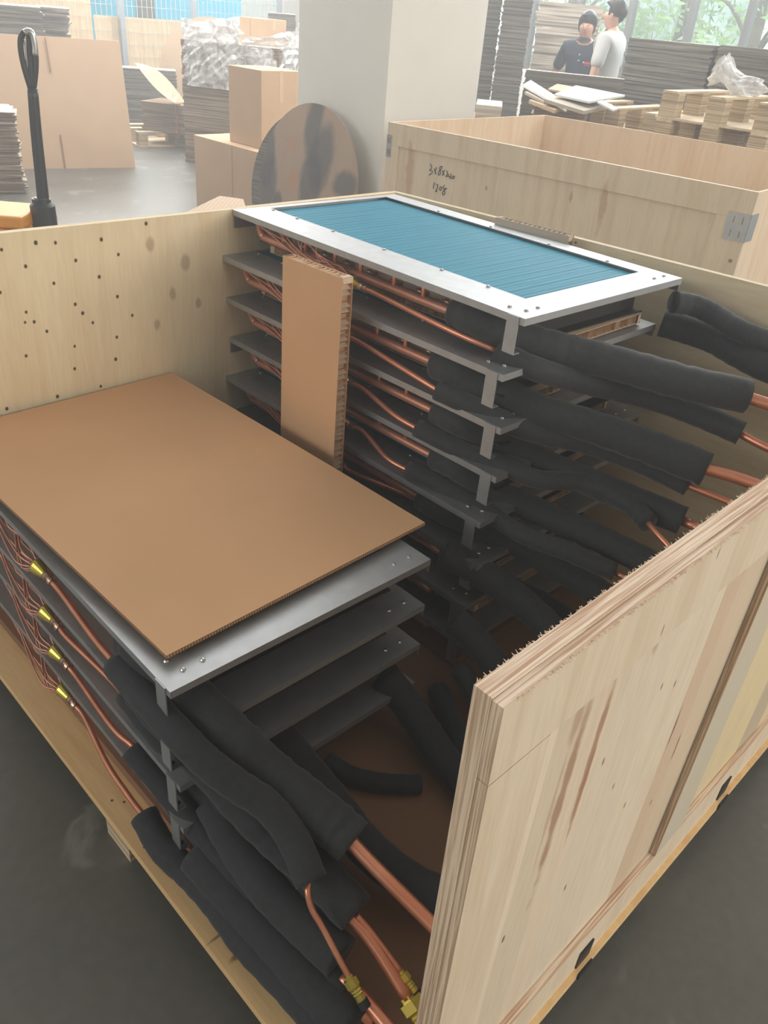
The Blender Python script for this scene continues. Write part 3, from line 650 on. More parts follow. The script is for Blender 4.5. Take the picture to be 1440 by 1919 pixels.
# loose rolled edge: disc piece behind crate 2 and packets
def cardstack(name, label, cat, L, Rr, top, D, depth, z0=0, mat=M_stkd, layers=8, jit=.02, topmat=None, group=None, D2=None, straps=False):
    """a pile of flat cartons; L,R = pixel columns of the front face, top = (pixel rows at L and R)"""
    D2 = D2 or D
    a, b = at(L, top[0], D), at(Rr, top[1], D2); z1 = (a.z+b.z)/2; a.z = b.z = 0
    ex = (b-a).normalized(); ey = Vector((-ex.y, ex.x, 0))
    if ey.dot(Vector((FW.x, FW.y, 0))) < 0: ey = -ey
    wid = (b-a).length; root = empty(name, (a+b)/2+ey*depth/2+Vector((0, 0, z0)), 0, label, cat, group)
    h = (z1-z0)/layers; bm = NB(); rnd = random.Random(int(L*7+Rr))
    for k in range(layers):
        nn = 4
        for q in range(nn):
            j1, j2, j3 = [rnd.uniform(-jit, jit)*(.5 if q else 1) for _ in range(3)]
            g = .0015
            p = [a+ex*j1+ey*j3, b+ex*j1*.8+ey*j2, b+ex*j2+ey*depth, a+ex*j1+ey*depth]
            za, zb_ = z0+h*(k+q/nn)+(g if q == 0 else 0), z0+h*(k+(q+1)/nn)
            hexa(bm, [v+Vector((0, 0, za)) for v in p], [v+Vector((0, 0, zb_)) for v in p])
    for f in bm.faces:
        f.normal_update(); f.material_index = 1 if f.normal.z > .9 else 0
    obj('cartons', bm, [mat, topmat or M_cardg], root)
    if straps:
        bm = NB(); u = a.lerp(b, .62)
        for k in range(layers):
            pass
        box_ = [u-ex*.006-ey*(jit+.004), u+ex*.006-ey*(jit+.004), u+ex*.006-ey*(jit+.001), u-ex*.006-ey*(jit+.001)]
        hexa(bm, [v+Vector((0, 0, z0)) for v in box_], [v+Vector((0, 0, z1+.003)) for v in box_])
        bx = [u-ex*.006-ey*(jit+.004), u+ex*.006-ey*(jit+.004), u+ex*.006+ey*depth, u-ex*.006+ey*depth]
        hexa(bm, [v+Vector((0, 0, z1+.001)) for v in bx], [v+Vector((0, 0, z1+.003)) for v in bx]); obj('string', bm, M_strap, root)
    return root, a, b, ex, ey, z1
# right background: stacks
cardstack('cardboard_stack', 'tall dark stack of flat cartons right beside the white column', 'cardboard stack', 896, 950, (-60, -55), 8.6, .8, layers=40, jit=.012)
cardstack('cardboard_stack', 'tall dark stack of flat cartons, second from the white column', 'cardboard stack', 953, 1008, (-60, -55), 8.2, .8, layers=40, jit=.012)
cardstack('cardboard_stack', 'pale stack of bulky folded cartons behind the woman in navy', 'cardboard stack', 1012, 1132, (0, 14), 9.7, .7, layers=15, jit=.03, mat=M_stkl)
cardstack('cardboard_stack', 'long low dark stack of flat cartons in front of the two people', 'cardboard stack', 985, 1172, (137, 142), 6.75, .12, layers=18, jit=.008)
cardstack('cardboard_stack', 'wide dark stack of flat cartons under the windows, right of the people', 'cardboard stack', 1182, 1338, (62, 94), 7.2, .7, layers=34, jit=.014, D2=6.8)
cardstack('cardboard_stack', 'dark stack of flat cartons at the right edge under the windows', 'cardboard stack', 1350, 1475, (82, 98), 6.75, .7, layers=34, jit=.012, D2=6.5)
cardstack('carton_bundle', 'low bundle of pale flat cartons beside the foot of the column', 'cardboard bundle', 893, 942, (196, 200), 6.6, .5, layers=6, jit=.01, mat=M_stkl)
# pallets
def pallet(name, c, rz, z, label, up=False, Lx=1.0, Ly=.9, plist=None):
    root = empty(name, (c.x, c.y, z), rz, label, 'pallet', 'wooden pallets heaped behind the empty crate')
    o_ = dict(world=False); t = .012; hb = .125
    obj('deck_board', mb((-Lx/2, -Ly/2, 0, Lx/2, Ly/2, t)), M_pallet, root, **o_)
    for ix in (-1, 0, 1):
        for iy in (-1, 0, 1):
            x, y = ix*(Lx/2-.06), iy*(Ly/2-.06); obj('block', mb((x-.05, y-.05, t, x+.05, y+.05, t+hb)), M_plyblk, root, **o_)
    for iy in (-1, 0, 1):
        y = iy*(Ly/2-.06); obj('runner', mb((-Lx/2, y-.045, t+hb, Lx/2, y+.045, 2*t+hb)), M_pallet, root, **o_)
    return root, 2*t+hb
def heap(cpx, zs, D, rz, n, labels, Lx=1.0, Ly=.8):
    c = at(*cpx, D); z = 0
    for k in range(n):
        r_, hh = pallet('wooden_pallet', c+Vector((.02*(k % 2), .015*(k % 3), 0)), rz+.02*(k % 3), z+.0005*k, labels[k], Lx=Lx, Ly=Ly); z += hh
    return c, z
ztop = {}
cA, zA = heap((1195, 215), None, 6.3, R(6), 7, ['pallet in the heap left of the white bag, %s' % w_ for w_ in ('lowest', 'second from the floor', 'third from the floor', 'fourth from the floor', 'fifth from the floor', 'sixth from the floor', 'topmost')], .8, .66)
cB, zB = heap((1385, 225), None, 5.75, R(4), 8, ['pallet in the heap under the crumpled white bag, %s' % w_ for w_ in ('lowest', 'second from the floor', 'third from the floor', 'fourth from the floor', 'fifth from the floor', 'sixth from the floor', 'seventh from the floor', 'topmost')], .85, .68)
# loose boards on a low stack
cs = cardstack('cardboard_stack', 'low stack of flat cartons carrying the loose pale boards', 'cardboard stack', 1000, 1095, (196, 212), 5.95, .35, layers=12, jit=.02, mat=M_stkm)
zS = cs[5]
def board(label, quad, th, mat, D=6.0, name='loose_board'):
    p = [at(x, y, d) for x, y, d in quad]; bm = NB(); hexa(bm, [q-Vector((0, 0, th)) for q in p], p); tag(obj(name, bm, mat), label, 'board', 'loose boards behind the empty crate')
board('white flat board on top of the loose pile behind the empty crate', [(1040, 176, 5.9), (1105, 190, 5.75), (1172, 178, 6.2), (1080, 160, 6.5)], .012, M_white)
board('long white board tilted down to the right in the loose pile', [(981, 158, 6.1), (1062, 205, 5.7), (1075, 200, 5.9), (995, 150, 6.3)], .015, M_white)
board('grey board lying just below the topmost white board', [(1020, 185, 5.8), (1095, 208, 5.65), (1150, 196, 6.0), (1060, 176, 6.3)], .02, M_cardg)
board('brown board poking up behind the white ones', [(1028, 166, 6.3), (1060, 172, 6.2), (1085, 164, 6.6), (1045, 157, 6.6)], .01, M_cardb)
board('short pale board at the left end of the loose pile', [(984, 172, 6.0), (1020, 190, 5.85), (1040, 183, 6.1), (1000, 166, 6.3)], .015, M_cardg)
board('pale board slanting under the long tilted one', [(992, 187, 5.9), (1040, 206, 5.7), (1060, 200, 5.9), (1010, 183, 6.1)], .02, M_cardl)
board('narrow white strip sticking out beside the pallet blocks', [(1120, 190, 5.8), (1150, 206, 5.7), (1160, 203, 5.75), (1130, 188, 5.9)], .01, M_white)
# white crumpled bag on the right heap
bm = NB(); bmesh.ops.create_icosphere(bm, subdivisions=3, radius=1)
pb = at(1372, 200, 5.7); rn = random.Random(5)
for v in bm.verts:
    n_ = 1+.28*math.sin(v.co.x*7+v.co.z*5)*math.cos(v.co.y*6)+rn.uniform(-.12, .12)
    v.co = Vector((v.co.x*.10*n_, v.co.y*.17*n_, v.co.z*.055*n_))+Vector((0, .01, 0))
    v.co.z += .11*math.exp(-((v.co.y-.10)**2)/.002)
bm.transform(Matrix.Translation((pb.x, pb.y, zB+.055)))
tag(obj('plastic_bag', bm, M_film), 'crumpled translucent white plastic bag on the right pallet heap', 'bag')
# ------------------------------------------------------------------ people
def figure(name, label, foot, yawr, height, shirtmat, hairmat, arms, female):
    root = empty(name, (foot.x, foot.y, 0), yawr, label, 'person'); s = height/1.70; o_ = dict(world=False)
    V = []; E_ = []; RR = []
    def v(p, r, par=None):
        V.append(Vector((p[0], p[1], p[2]-(.03 if p[2] > 1.48 else 0)))*s); RR.append((r[0]*s, r[1]*s) if isinstance(r, tuple) else (r*s, r*s)); i = len(V)-1
        if par is not None: E_.append((par, i))
        return i
    # body faces -y in its own frame, x = its left
    pel = v((0, 0, .93), (.135, .10)); w1 = v((0, 0, 1.08), (.12, .09), pel); ch = v((0, .005, 1.27), (.145, .105), w1); sh = v((0, .01, 1.38), (.10, .075), ch)
    nk = v((0, .005, 1.46), .05, sh); nk2 = v((0, -.005, 1.49), .05, nk); hd = v((0, -.012, 1.565), (.078, .092), nk2); hd2 = v((0, -.008, 1.63), (.078, .092), hd)
    for sd in (-1, 1):
        hp = v((sd*.09, 0, .88), .085, pel); kn = v((sd*.10, -.01, .50), .055, hp); an = v((sd*.10, .015, .09), .036, kn); he = v((sd*.105, -.03, .045), .036, an); v((sd*.115, -.15, .03), .028, he)
        so = v((sd*.165, .01, 1.38), .052, sh); el = v(Vector(arms[sd][0]), .036, so); wr = v(Vector(arms[sd][1]), .024, el)
        d = (Vector(arms[sd][1])-Vector(arms[sd][0])).normalized(); side = Vector((0, -1, 0)) - d*d.dot(Vector((0, -1, 0))); side.normalize(); inn = d.cross(side)*sd
        pm = v(Vector(arms[sd][1])+d*.05, (.03, .018), wr)
        for k, L in enumerate((.062, .072, .068, .055)):
            b0 = v(Vector(arms[sd][1])+d*.09+side*(.03-.02*k), .009, pm); b1 = v(V[b0]/s+d*L*.5+inn*.004, .008, b0); v(V[b1]/s+d*L*.4+inn*.014, .007, b1)
        th = v(Vector(arms[sd][1])+d*.045+side*.035, .011, pm); v(V[th]/s+d*.035+side*.012, .009, th)
    me = bpy.data.meshes.new('body'); me.from_pydata([tuple(q) for q in V], E_, []); me.materials.append(M_skin)
    b = bpy.data.objects.new('body', me); col.objects.link(b); b.parent = root
    sk = b.modifiers.new('skin', 'SKIN'); sk.use_smooth_shade = True
    for i, r_ in enumerate(RR): me.skin_vertices[0].data[i].radius = r_
    me.skin_vertices[0].data[0].use_root = True
    ss = b.modifiers.new('sub', 'SUBSURF'); ss.levels = 2; ss.render_levels = 2
    hoff = Matrix.Translation((0, 0, -.03*s))
    # clothes: shirt shell
    def skinobj(nm, vs, es, rs, mat, root_i=0):
        me = bpy.data.meshes.new(nm); me.from_pydata([tuple(Vector(q)*s) for q in vs], es, []); me.materials.append(mat)
        o = bpy.data.objects.new(nm, me); col.objects.link(o); o.parent = root; k = o.modifiers.new('skin', 'SKIN'); k.use_smooth_shade = True
        for i, r_ in enumerate(rs): me.skin_vertices[0].data[i].radius = (r_[0]*s, r_[1]*s)
        me.skin_vertices[0].data[root_i].use_root = True; q = o.modifiers.new('sub', 'SUBSURF'); q.levels = 2; q.render_levels = 2; return o
    hl, hr = Vector(arms[-1][0]), Vector(arms[1][0]); sl, sr = Vector((-.165, .01, 1.385)), Vector((.165, .01, 1.385))
    fw = 1.0 if female else .95
    sho = skinobj('shirt', [(0, 0, 1.08), (0, 0, .90), (0, .005, 1.27), (0, .01, 1.385), (0, .006, 1.462), sl, sl.lerp(hl, .45), sl.lerp(hl, .8), sr, sr.lerp(hr, .45), sr.lerp(hr, .8)],
            [(0, 1), (0, 2), (2, 3), (3, 4), (3, 5), (5, 6), (6, 7), (3, 8), (8, 9), (9, 10)],
            [(.155*fw, .125), (.165*fw, .13), (.17*fw, .13), (.13*fw, .092), (.066, .060), (.07, .07), (.064, .064), (.062, .062), (.07, .07), (.064, .064), (.062, .062)], shirtmat)
    skinobj('trousers', [(0, 0, .92), (-.095, 0, .86), (-.10, -.01, .5), (-.10, .015, .1), (.095, 0, .86), (.10, -.01, .5), (.10, .015, .1)], [(0, 1), (1, 2), (2, 3), (0, 4), (4, 5), (5, 6)],
            [(.15, .12), (.10, .10), (.075, .075), (.06, .06), (.10, .10), (.075, .075), (.06, .06)], M_trou)
    # collar
    bm = NB(); 
    for k in range(24):
        a0, a1 = [R(-60+300*(k+j)/24)+R(0) for j in (0, 1)]
        def cp(a, r_, z): return Vector((math.sin(a+math.pi)*r_, -.005+math.cos(a+math.pi)*r_*-1*-1, z))*s
        f = [cp(a0, .060, 1.470), cp(a1, .060, 1.470), cp(a1, .078, 1.448), cp(a0, .078, 1.448)]
        g_ = [q*1 + Vector((0, 0, .003)) for q in f]
        hexa(bm, f, g_)
    obj('collar', bm, shirtmat, sho, **o_)
    # face
    bm = NB(); hc = Vector((0, -.01, 1.60))*s
    bmesh.ops.create_uvsphere(bm, u_segments=24, v_segments=16, radius=1)
    for q in list(bm.verts):
        c_ = q.co.copy()
        cut = (c_.y < -.30 and c_.z < .55) or (c_.z < (-.75 if female else -.35))
        q.co = Vector((c_.x*.09, c_.y*.107, c_.z*.118))*s + hc+Vector((0, .008, .018))*s
        if cut: q.co = hc+Vector((0, .03, 0))*s+(q.co-hc)*.62
        elif c_.y > 0 and not female and c_.z < 0: q.co += Vector((0, -.006, 0))*s
    bm.transform(hoff); obj('hair', bm, hairmat, root, smooth=True, **o_)
    bm = NB(); hexa(bm, [(-.014*s, -.098*s, 1.555*s), (.014*s, -.098*s, 1.555*s), (.01*s, -.085*s, 1.56*s), (-.01*s, -.085*s, 1.56*s)] and [(-.013*s, -.118*s, 1.562*s), (.013*s, -.118*s, 1.562*s), (.013*s, -.08*s, 1.562*s), (-.013*s, -.08*s, 1.562*s)], [(-.004*s, -.1*s, 1.61*s), (.004*s, -.1*s, 1.61*s), (.005*s, -.08*s, 1.61*s), (-.005*s, -.08*s, 1.61*s)])
    bm.transform(hoff); obj('nose', bm, M_skin, root, smooth=True, **o_)
    for sd in (-1, 1):
        bm = NB(); bmesh.ops.create_uvsphere(bm, u_segments=10, v_segments=8, radius=1); bm.transform(Matrix.Translation(Vector((sd*.03, -.094, 1.608))*s) @ Matrix.Diagonal((.009*s, .006*s, .004*s, 1))); bm.transform(hoff); obj('eye', bm, M_hair, root, smooth=True, **o_)
        bm = NB(); bmesh.ops.create_uvsphere(bm, u_segments=10, v_segments=8, radius=1); bm.transform(Matrix.Translation(Vector((sd*.03, -.095, 1.628))*s) @ Matrix.Diagonal((.014*s, .005*s, .002*s, 1))); bm.transform(hoff); obj('eyebrow', bm, M_hair, root, smooth=True, **o_)
        bm = NB(); bmesh.ops.create_uvsphere(bm, u_segments=10, v_segments=8, radius=1); bm.transform(Matrix.Translation(Vector((sd*.083, .0, 1.595))*s) @ Matrix.Diagonal((.008*s, .018*s, .03*s, 1))); bm.transform(hoff); obj('ear', bm, M_skin, root, smooth=True, **o_)
    bm = NB(); bmesh.ops.create_uvsphere(bm, u_segments=10, v_segments=8, radius=1); bm.transform(Matrix.Translation(Vector((0, -.094, 1.538))*s) @ Matrix.Diagonal((.02*s, .006*s, .005*s, 1))); bm.transform(hoff); obj('mouth', bm, M_red, root, smooth=True, **o_)
    return root, sho, s
pw = at(1103, 42, 8.8); pw.z = 0
yw = math.atan2(pw.x, -pw.y)  # towards the viewer
def face_to(dirx, diry): return math.atan2(dirx, -diry)
fr = face_to(-pw.x, -pw.y)
wr_, wsh, ws = figure('person', 'person with short dark hair in a navy polo shirt with red badge, facing the camera', pw, fr-R(12), 1.61, M_navy, M_hair,
    {-1: [(-.27, .05, 1.12), (-.20, -.06, .93)], 1: [(.24, .03, 1.10), (.22, -.08, .88)]}, True)
bm = NB(); box(bm, .062*ws, -.1385*ws, 1.255*ws, .115*ws, -.133*ws, 1.275*ws); box(bm, .06*ws, -.1395*ws, 1.243*ws, .12*ws, -.134*ws, 1.249*ws); obj('badge', bm, M_red, wsh, world=False)
bm = NB(); box(bm, .046*ws, -.1395*ws, 1.262*ws, .058*ws, -.134*ws, 1.275*ws); obj('badge_emblem', bm, M_white, wsh, world=False)
for k in range(2):
    bm = NB(); lathe(bm, (0, -.125*ws, (1.33-.05*k)*ws), (0, -1, 0), [(0, .006), (.012, .006)], 10); obj('button', bm, M_white, wsh, world=False)
pm_ = at(1155, 20, 8.3); pm_.z = 0
figure('person', 'person with black hair in a light grey polo shirt, seen half from behind', pm_, face_to(-pm_.x, -pm_.y)-R(110), 1.715, M_grey, M_hair,
    {-1: [(-.24, .02, 1.10), (-.22, -.12, .90)], 1: [(.25, .0, 1.10), (.24, -.10, .88)]}, False)
# ------------------------------------------------------------------ left background
def crate_box(name, label, P, h, wa, wb_, z0=0, mat=M_cardb, seam=True, group=None):
    """P: near corner (x,y) between the -x face and the -y face; wa = extent along +y, wb_ = extent along +x"""
    root = empty(name, (P.x+wb_/2, P.y+wa/2, z0), 0, label, 'box', group)
    obj('carton', mb((P.x, P.y, z0, P.x+wb_, P.y+wa, z0+h)), mat, root, bevel=.004)
    ym = P.y+wa*.5
    obj('tape', mb((P.x+wb_*.45, P.y-.001, z0+h+.0002, P.x+wb_*.55, P.y+wa+.001, z0+h+.001), (P.x+wb_*.45, P.y-.0012, z0+h*.6, P.x+wb_*.55, P.y-.0002, z0+h)), M_cardl, root)
    obj('flap_seam', mb((P.x-.0012, ym-.002, z0+.01, P.x-.0002, ym+.002, z0+h-.01)), M_cedge, root) if seam else None
    return root
pu = at(490, 280, 6.45); zl = pu.z
crate_box('cardboard_box', 'big brown carton standing on the floor, lower of the two by the round disc', Vector((pu.x-.1, pu.y-.28, 0)), zl-.001, 1.02, .62)
zt_ = at(490, 132, 6.45).z; pl = at(400, 120, 6.6)
crate_box('cardboard_box', 'brown carton stacked on top of another next to the column', Vector((pu.x, pu.y, 0)), zt_-zl, .40, .36, zl, seam=False)
# round discs leaning on the column
def disc(label, c, r, th, tilt, mat, rz=0):
    bm = NB(); lathe(bm, (0, 0, 0), (1, 0, 0), [(0, r), (th, r)], 64); bm.transform(Matrix.Translation(c) @ Matrix.Rotation(rz, 4, 'Z') @ Matrix.Rotation(tilt, 4, 'Y')); return tag(obj('round_board', bm, mat), label, 'board')
t_ = MT('scuffed_disc', .5, spec=.4); f_ = t_.noise(t_.pos((1, 2.2, .5)), 2.3, 3, .8); f2_ = t_.noise(t_.pos(), 30, 4)
cc = t_.mix(f_, S(160, 136, 116), S(176, 152, 130)); P_ = t_.n('ShaderNodeNewGeometry').outputs['Position']; wo_ = t_.noise(t_.pos(), 5, 3)
for (x_, y_, ry_, rz_, cl_) in [(572, 230, .08, .2, 0), (590, 290, .10, .19, 0), (575, 350, .10, .2, 0), (492, 290, .08, .2, 0), (500, 350, .09, .18, 0), (520, 380, .05, .08, 0), (640, 350, .1, .08, 0), (535, 270, .05, .05, 1), (545, 340, .06, .06, 1)]:
    q_ = onx(x_, y_, 3.45); s1_ = t_.n('ShaderNodeVectorMath', operation='SUBTRACT'); t_.l(P_, s1_.inputs[0]); s1_.inputs[1].default_value = q_
    s2_ = t_.n('ShaderNodeVectorMath', operation='DIVIDE'); t_.l(s1_.outputs[0], s2_.inputs[0]); s2_.inputs[1].default_value = (.5, ry_, rz_)
    s3_ = t_.n('ShaderNodeVectorMath', operation='LENGTH'); t_.l(s2_.outputs[0], s3_.inputs[0]); ad_ = t_.n('ShaderNodeMath', operation='ADD'); t_.l(s3_.outputs['Value'], ad_.inputs[0]); t_.l(wo_, ad_.inputs[1])
    mr_ = t_.n('ShaderNodeMapRange'); mr_.inputs[1].default_value = 1.75; mr_.inputs[2].default_value = 1.3; mr_.inputs[3].default_value = 0; mr_.inputs[4].default_value = .8; t_.l(ad_.outputs[0], mr_.inputs[0])
    cc = t_.mix(mr_.outputs[0], cc, S(178, 134, 106) if cl_ else S(84, 86, 88))
t_.col(t_.mix(t_.ramp(f2_, [(.55, (0, 0, 0)), (.8, (.3,)*3)]), cc, S(130, 120, 110)))
dc = onx(580, 318, 3.45)
disc('large round scuffed board leaning against the shaded side of the column', Vector((3.47, 4.19, .475)), .475, .012, R(9), t_.m)
disc('round board mostly hidden behind the scuffed one by the column', Vector((3.49, 4.34, .44)), .44, .012, R(11), M_stkd)
# big unfolded carton leaning
bl, brt = onz(-60, 318, 0), onz(254, 314, 0); tr = at(225, 78, math.hypot(brt.x, brt.y)+.12)
hz = tr.z; back = Vector((.12, .22, 0)); side = Vector((tr.x-brt.x, 0, 0))
bm = NB(); p = [bl, brt, brt+back+Vector((-.02, 0, 0)), bl+back]; th = Vector((.004, .012, 0))
hexa(bm, [bl, brt, brt+th, bl+th], [bl+back+Vector((0, 0, hz)), brt+back+Vector((-.06, 0, hz)), brt+back+Vector((-.06, 0, hz))+th, bl+back+Vector((0, 0, hz))+th])
sh_ = obj('cardboard_sheet', bm, M_cardb); tag(sh_, 'big unfolded carton leaning upright behind the pump handle', 'cardboard')
bm = NB(); d_ = (brt-bl).normalized(); nn_ = Vector((d_.y, -d_.x, 0))
for (xa, ya), (xb, yb) in (((84, 70), (95, 136)), ((113, 252), (122, 314))):
    a = onplane(xa, ya, bl, Vector((-d_.y*hz, d_.x*hz, -back.y)).normalized()) ; b = onplane(xb, yb, bl, Vector((-d_.y*hz, d_.x*hz, -back.y)).normalized())
    off = nn_*.004; hexa(bm, [b+off-d_*.006, b+off+d_*.006, b+off*2+d_*.006, b+off*2-d_*.006], [a+off-d_*.006, a+off+d_*.006, a+off*2+d_*.006, a+off*2-d_*.006])
obj('slot', bm, M_cedge, sh_)
cardstack('cardboard_stack', 'ragged brown stack of flat cartons at the left edge beside the leaning sheet', 'cardboard stack', -70, 26, (206, 212), 7.3, .5, layers=14, jit=.05, mat=M_stkm)
cardstack('cardboard_stack', 'tall grey stack of flat cartons behind the leaning sheet at top left', 'cardboard stack', -60, 76, (6, 12), 9.6, .7, layers=16, jit=.04, mat=M_stkd, topmat=M_cardl)
cardstack('cardboard_stack', 'grey stack of flat cartons behind, right of the tall top left one', 'cardboard stack', 62, 126, (12, 16), 10.2, .7, layers=16, jit=.05, mat=M_stkd, topmat=M_cardl)
# tied bundles on a pallet
r_, hh = pallet('wooden_pallet', at(320, 250, 10.3), R(-10), 0, 'small pallet under the string-tied carton bundles', Lx=1.0, Ly=.7); 
z = hh+.001; pxs = [(274, 378), (277, 380), (276, 377), (279, 379), (277, 376), (276, 377)]
bot = at(320, 255, 9.9).z; topz = at(320, 194, 9.9).z; nb = 6; hB = (topz-hh)/nb
posn = ['lowest', 'second from below', 'third from below', 'fourth from below', 'fifth from below', 'topmost']
for k in range(nb):
    a, b = at(pxs[k][0]-8, 220, 10.0), at(pxs[k][1], 220, 9.7); a.z = b.z = 0
    ex = (b-a).normalized(); ey = Vector((-ex.y, ex.x, 0)); ey = ey if ey.dot(Vector((FW.x, FW.y, 0))) > 0 else -ey
    zz = hh+.001+k*hB; root = empty('carton_bundle', (a+b)/2+ey*.25+Vector((0, 0, zz)), 0, 'flat carton bundle tied with string on the small pallet, %s' % posn[k], 'cardboard bundle', 'tied carton bundles')
    bm = NB(); lip = .02
    p0 = [a, b, b+ey*.5, a+ey*.5]; p1 = [a-ex*lip, b+ex*lip*.5, b+ex*lip+ey*.5, a-ex*lip+ey*.5]
    hexa(bm, [q+Vector((0, 0, zz)) for q in p0], [q+Vector((0, 0, zz+hB*.94)) for q in p1]); obj('cartons', bm, M_stkm if k < 5 else [M_stkm], root)
    u = a.lerp(b, .58); bm = NB(); q4 = [u-ex*.006-ey*.012, u+ex*.006-ey*.012, u+ex*.006-ey*.006, u-ex*.006-ey*.006]; hexa(bm, [q+Vector((0, 0, zz)) for q in q4], [q+Vector((0, 0, zz+hB*.93)) for q in q4]); obj('string', bm, M_strap, root)
cardstack('cardboard_stack', 'dark stack of flat cartons behind the tied bundles', 'cardboard stack', 228, 330, (128, 132), 11.0, .3, layers=12, jit=.02, mat=M_stkd)
# bent pale flap on the bundles
bm = NB(); nseg = 8; f0 = [at(254, 119, 9.9), at(330, 194, 9.7)]; f1 = [at(283, 162, 9.75), at(349, 193, 9.9)]
ctrl = [at(285, 128, 10.3)]
prev = None
for k in range(nseg+1):
    t = k/nseg; a = f0[0].lerp(f0[1], t)+Vector((0, 0, -.10*math.sin(math.pi*t)*.5)); b = at(254, 119, 10.0).lerp(at(349, 193, 10.1), t)+Vector((0, 0, .10*math.sin(math.pi*t)))
    cur = [bm.verts.new(a), bm.verts.new(b), bm.verts.new(b+Vector((.0, .01, .006))), bm.verts.new(a+Vector((0, .01, .006)))]
    if prev:
        for j in range(4): bm.faces.new((prev[j], prev[(j+1) % 4], cur[(j+1) % 4], cur[j]))
    prev = cur
tag(obj('cardboard_flap', bm, M_cardl), 'pale bent cardboard flap leaning on the tied bundles', 'cardboard')
# film wrapped load
wl = cardstack('wrapped_load', 'pallet load wrapped in clear crinkled stretch film behind the cartons', 'wrapped load', 338, 522, (78, 86), 9.0, .9, layers=10, jit=.015, mat=M_stkm, D2=8.6)
root, a, b, ex, ey, z1 = wl
bm = NB(); N = 72; ctr = (a+b)/2+ey*.45; wd = (b-a).length/2+.03; dp = .50; rings = []
rn = random.Random(9)
for j in range(15):
    t = j/14; z = .70+t*(z1+.14-.70); ring = []
    for k in range(N):
        an = 2*math.pi*k/N; cx_, sx_ = math.cos(an), math.sin(an); sq = (abs(cx_)**6+abs(sx_)**6)**(-1/6)
        j_ = rn.uniform(-.018, .018)*(1+1.5*(t > .85)); fl = -.10*max(0, t-.8)*5*.3
        zz = z+(.05*math.sin(3*an+1)+.03*math.sin(7*an) if t > .8 else 0)*(t-.8)*5
        ring.append(bm.verts.new(ctr*1+ex*(cx_*sq*wd*(1+fl)+cx_*j_)+ey*(sx_*sq*dp*(1+fl)+sx_*j_)+Vector((0, 0, zz))))
    rings.append(ring)
for p, q in zip(rings, rings[1:]):
    for k in range(N): bm.faces.new((p[k], p[(k+1) % N], q[(k+1) % N], q[k]))
fo = obj('stretch_film', bm, M_film, root)
so = fo.modifiers.new('solid', 'SOLIDIFY'); so.thickness = .003
cb = at(478, 66, 9.0); crate_box('cardboard_box', 'small open carton sitting on top of the film-wrapped load', Vector((cb.x, cb.y-.1, 0)), .22, .35, .3, z1+.001)
disc('large round pale board standing behind the film-wrapped load', Vector((6.35, 9.55, .62)), .62, .012, R(5), M_cardl, R(50))
cardstack('cardboard_stack', 'grey carton stack squeezed between the wrapped load and the column', 'cardboard stack', 506, 556, (24, 28), 10.2, .6, layers=6, jit=.04, mat=M_stkd)
# pallet truck
pj = at(85, 425, 4.5); ptop = at(52, 62, 4.5); fx = face_to(-pj.x, -pj.y)
truck = empty('pallet_truck', (pj.x, pj.y, 0), 0, 'orange hand pallet truck with an upright black handle', 'pallet truck')
rdir = Vector((RT.x, RT.y, 0)).normalized()
def J(x, y, D=4.5): return at(x, y, D)
hnd = obj('handle_shaft', (lambda bm: (tube(bm, [J(61, 165), J(68, 250), J(78, 345), J(82, 385)], .024, 14, 5, rend=.03), bm)[1])(NB()), M_black, truck, smooth=True)
bm = NB(); tube(bm, [J(60, 175), J(46, 128), J(39, 92), J(40, 68), J(50, 59), J(60, 64), J(66, 92), J(67, 130), J(62, 175)], .013, 12, 6); obj('handle_loop', bm, M_black, truck, smooth=True)
bm = NB(); tube(bm, [J(46, 62, 4.48), J(53, 58.5, 4.48), J(60, 63, 4.48), J(65, 84, 4.48), J(66, 104, 4.48)], .014, 10, 4); obj('hand_grip', bm, M_chrome, truck, smooth=True)
bm = NB(); tube(bm, [J(45, 68), J(49, 100), J(54, 150)], .005, 8, 4); obj('lever', bm, M_chrome, truck, smooth=True)
bm = NB(); tube(bm, [J(54, 66), J(57, 110), J(59, 170)], .014, 8, 4); obj('handle_web', bm, M_black, truck, smooth=True)
bm = NB(); lathe(bm, (pj.x, pj.y, .2), (0, 0, 1), [(0, .06), (.30, .06), (.32, .04), (J(80, 370).z-.2, .035)], 20); obj('pump', bm, M_black, truck, smooth=False)
kk = J(80, 388)
bm = NB(); tube(bm, [J(77, 372), J(80, 398)], .045, 14, 2); obj('handle_yoke', bm, M_black, truck)
bm = NB(); a = J(92, 410); tube(bm, [a-rdir*.04, a+rdir*.03], .03, 14, 2); obj('pivot_bolt', bm, M_chrome, truck)
ly = J(30, 392); 
def JB(x0, x1, d0, d1, z0, z1):
    fdir = Vector((FW.x, FW.y, 0)).normalized(); base = Vector((pj.x, pj.y, 0))
    p = [base+rdir*x0+fdir*d0, base+rdir*x1+fdir*d0, base+rdir*x1+fdir*d1, base+rdir*x0+fdir*d1]
    return p, z0, z1
bm = NB(); zt2 = J(30, 396).z
for args in [(-.30, -.04, -.16, .16, zt2-.06, zt2), (-.30, -.13, -.2, .2, .1, zt2-.061)]:
    p, z0, z1_ = JB(*args); hexa(bm, [q+Vector((0, 0, z0)) for q in p], [q+Vector((0, 0, z1_)) for q in p])
obj('body', bm, M_orange, truck, bevel=.012)
bm = NB()
for d0 in (-.2, .05):
    p, z0, z1_ = JB(-1.4, -.305, d0, d0+.15, .05, .1); hexa(bm, [q+Vector((0, 0, z0)) for q in p], [q+Vector((0, 0, z1_)) for q in p])
    obj('fork', bm, M_orange, truck, bevel=.01); bm = NB()
bm.free()
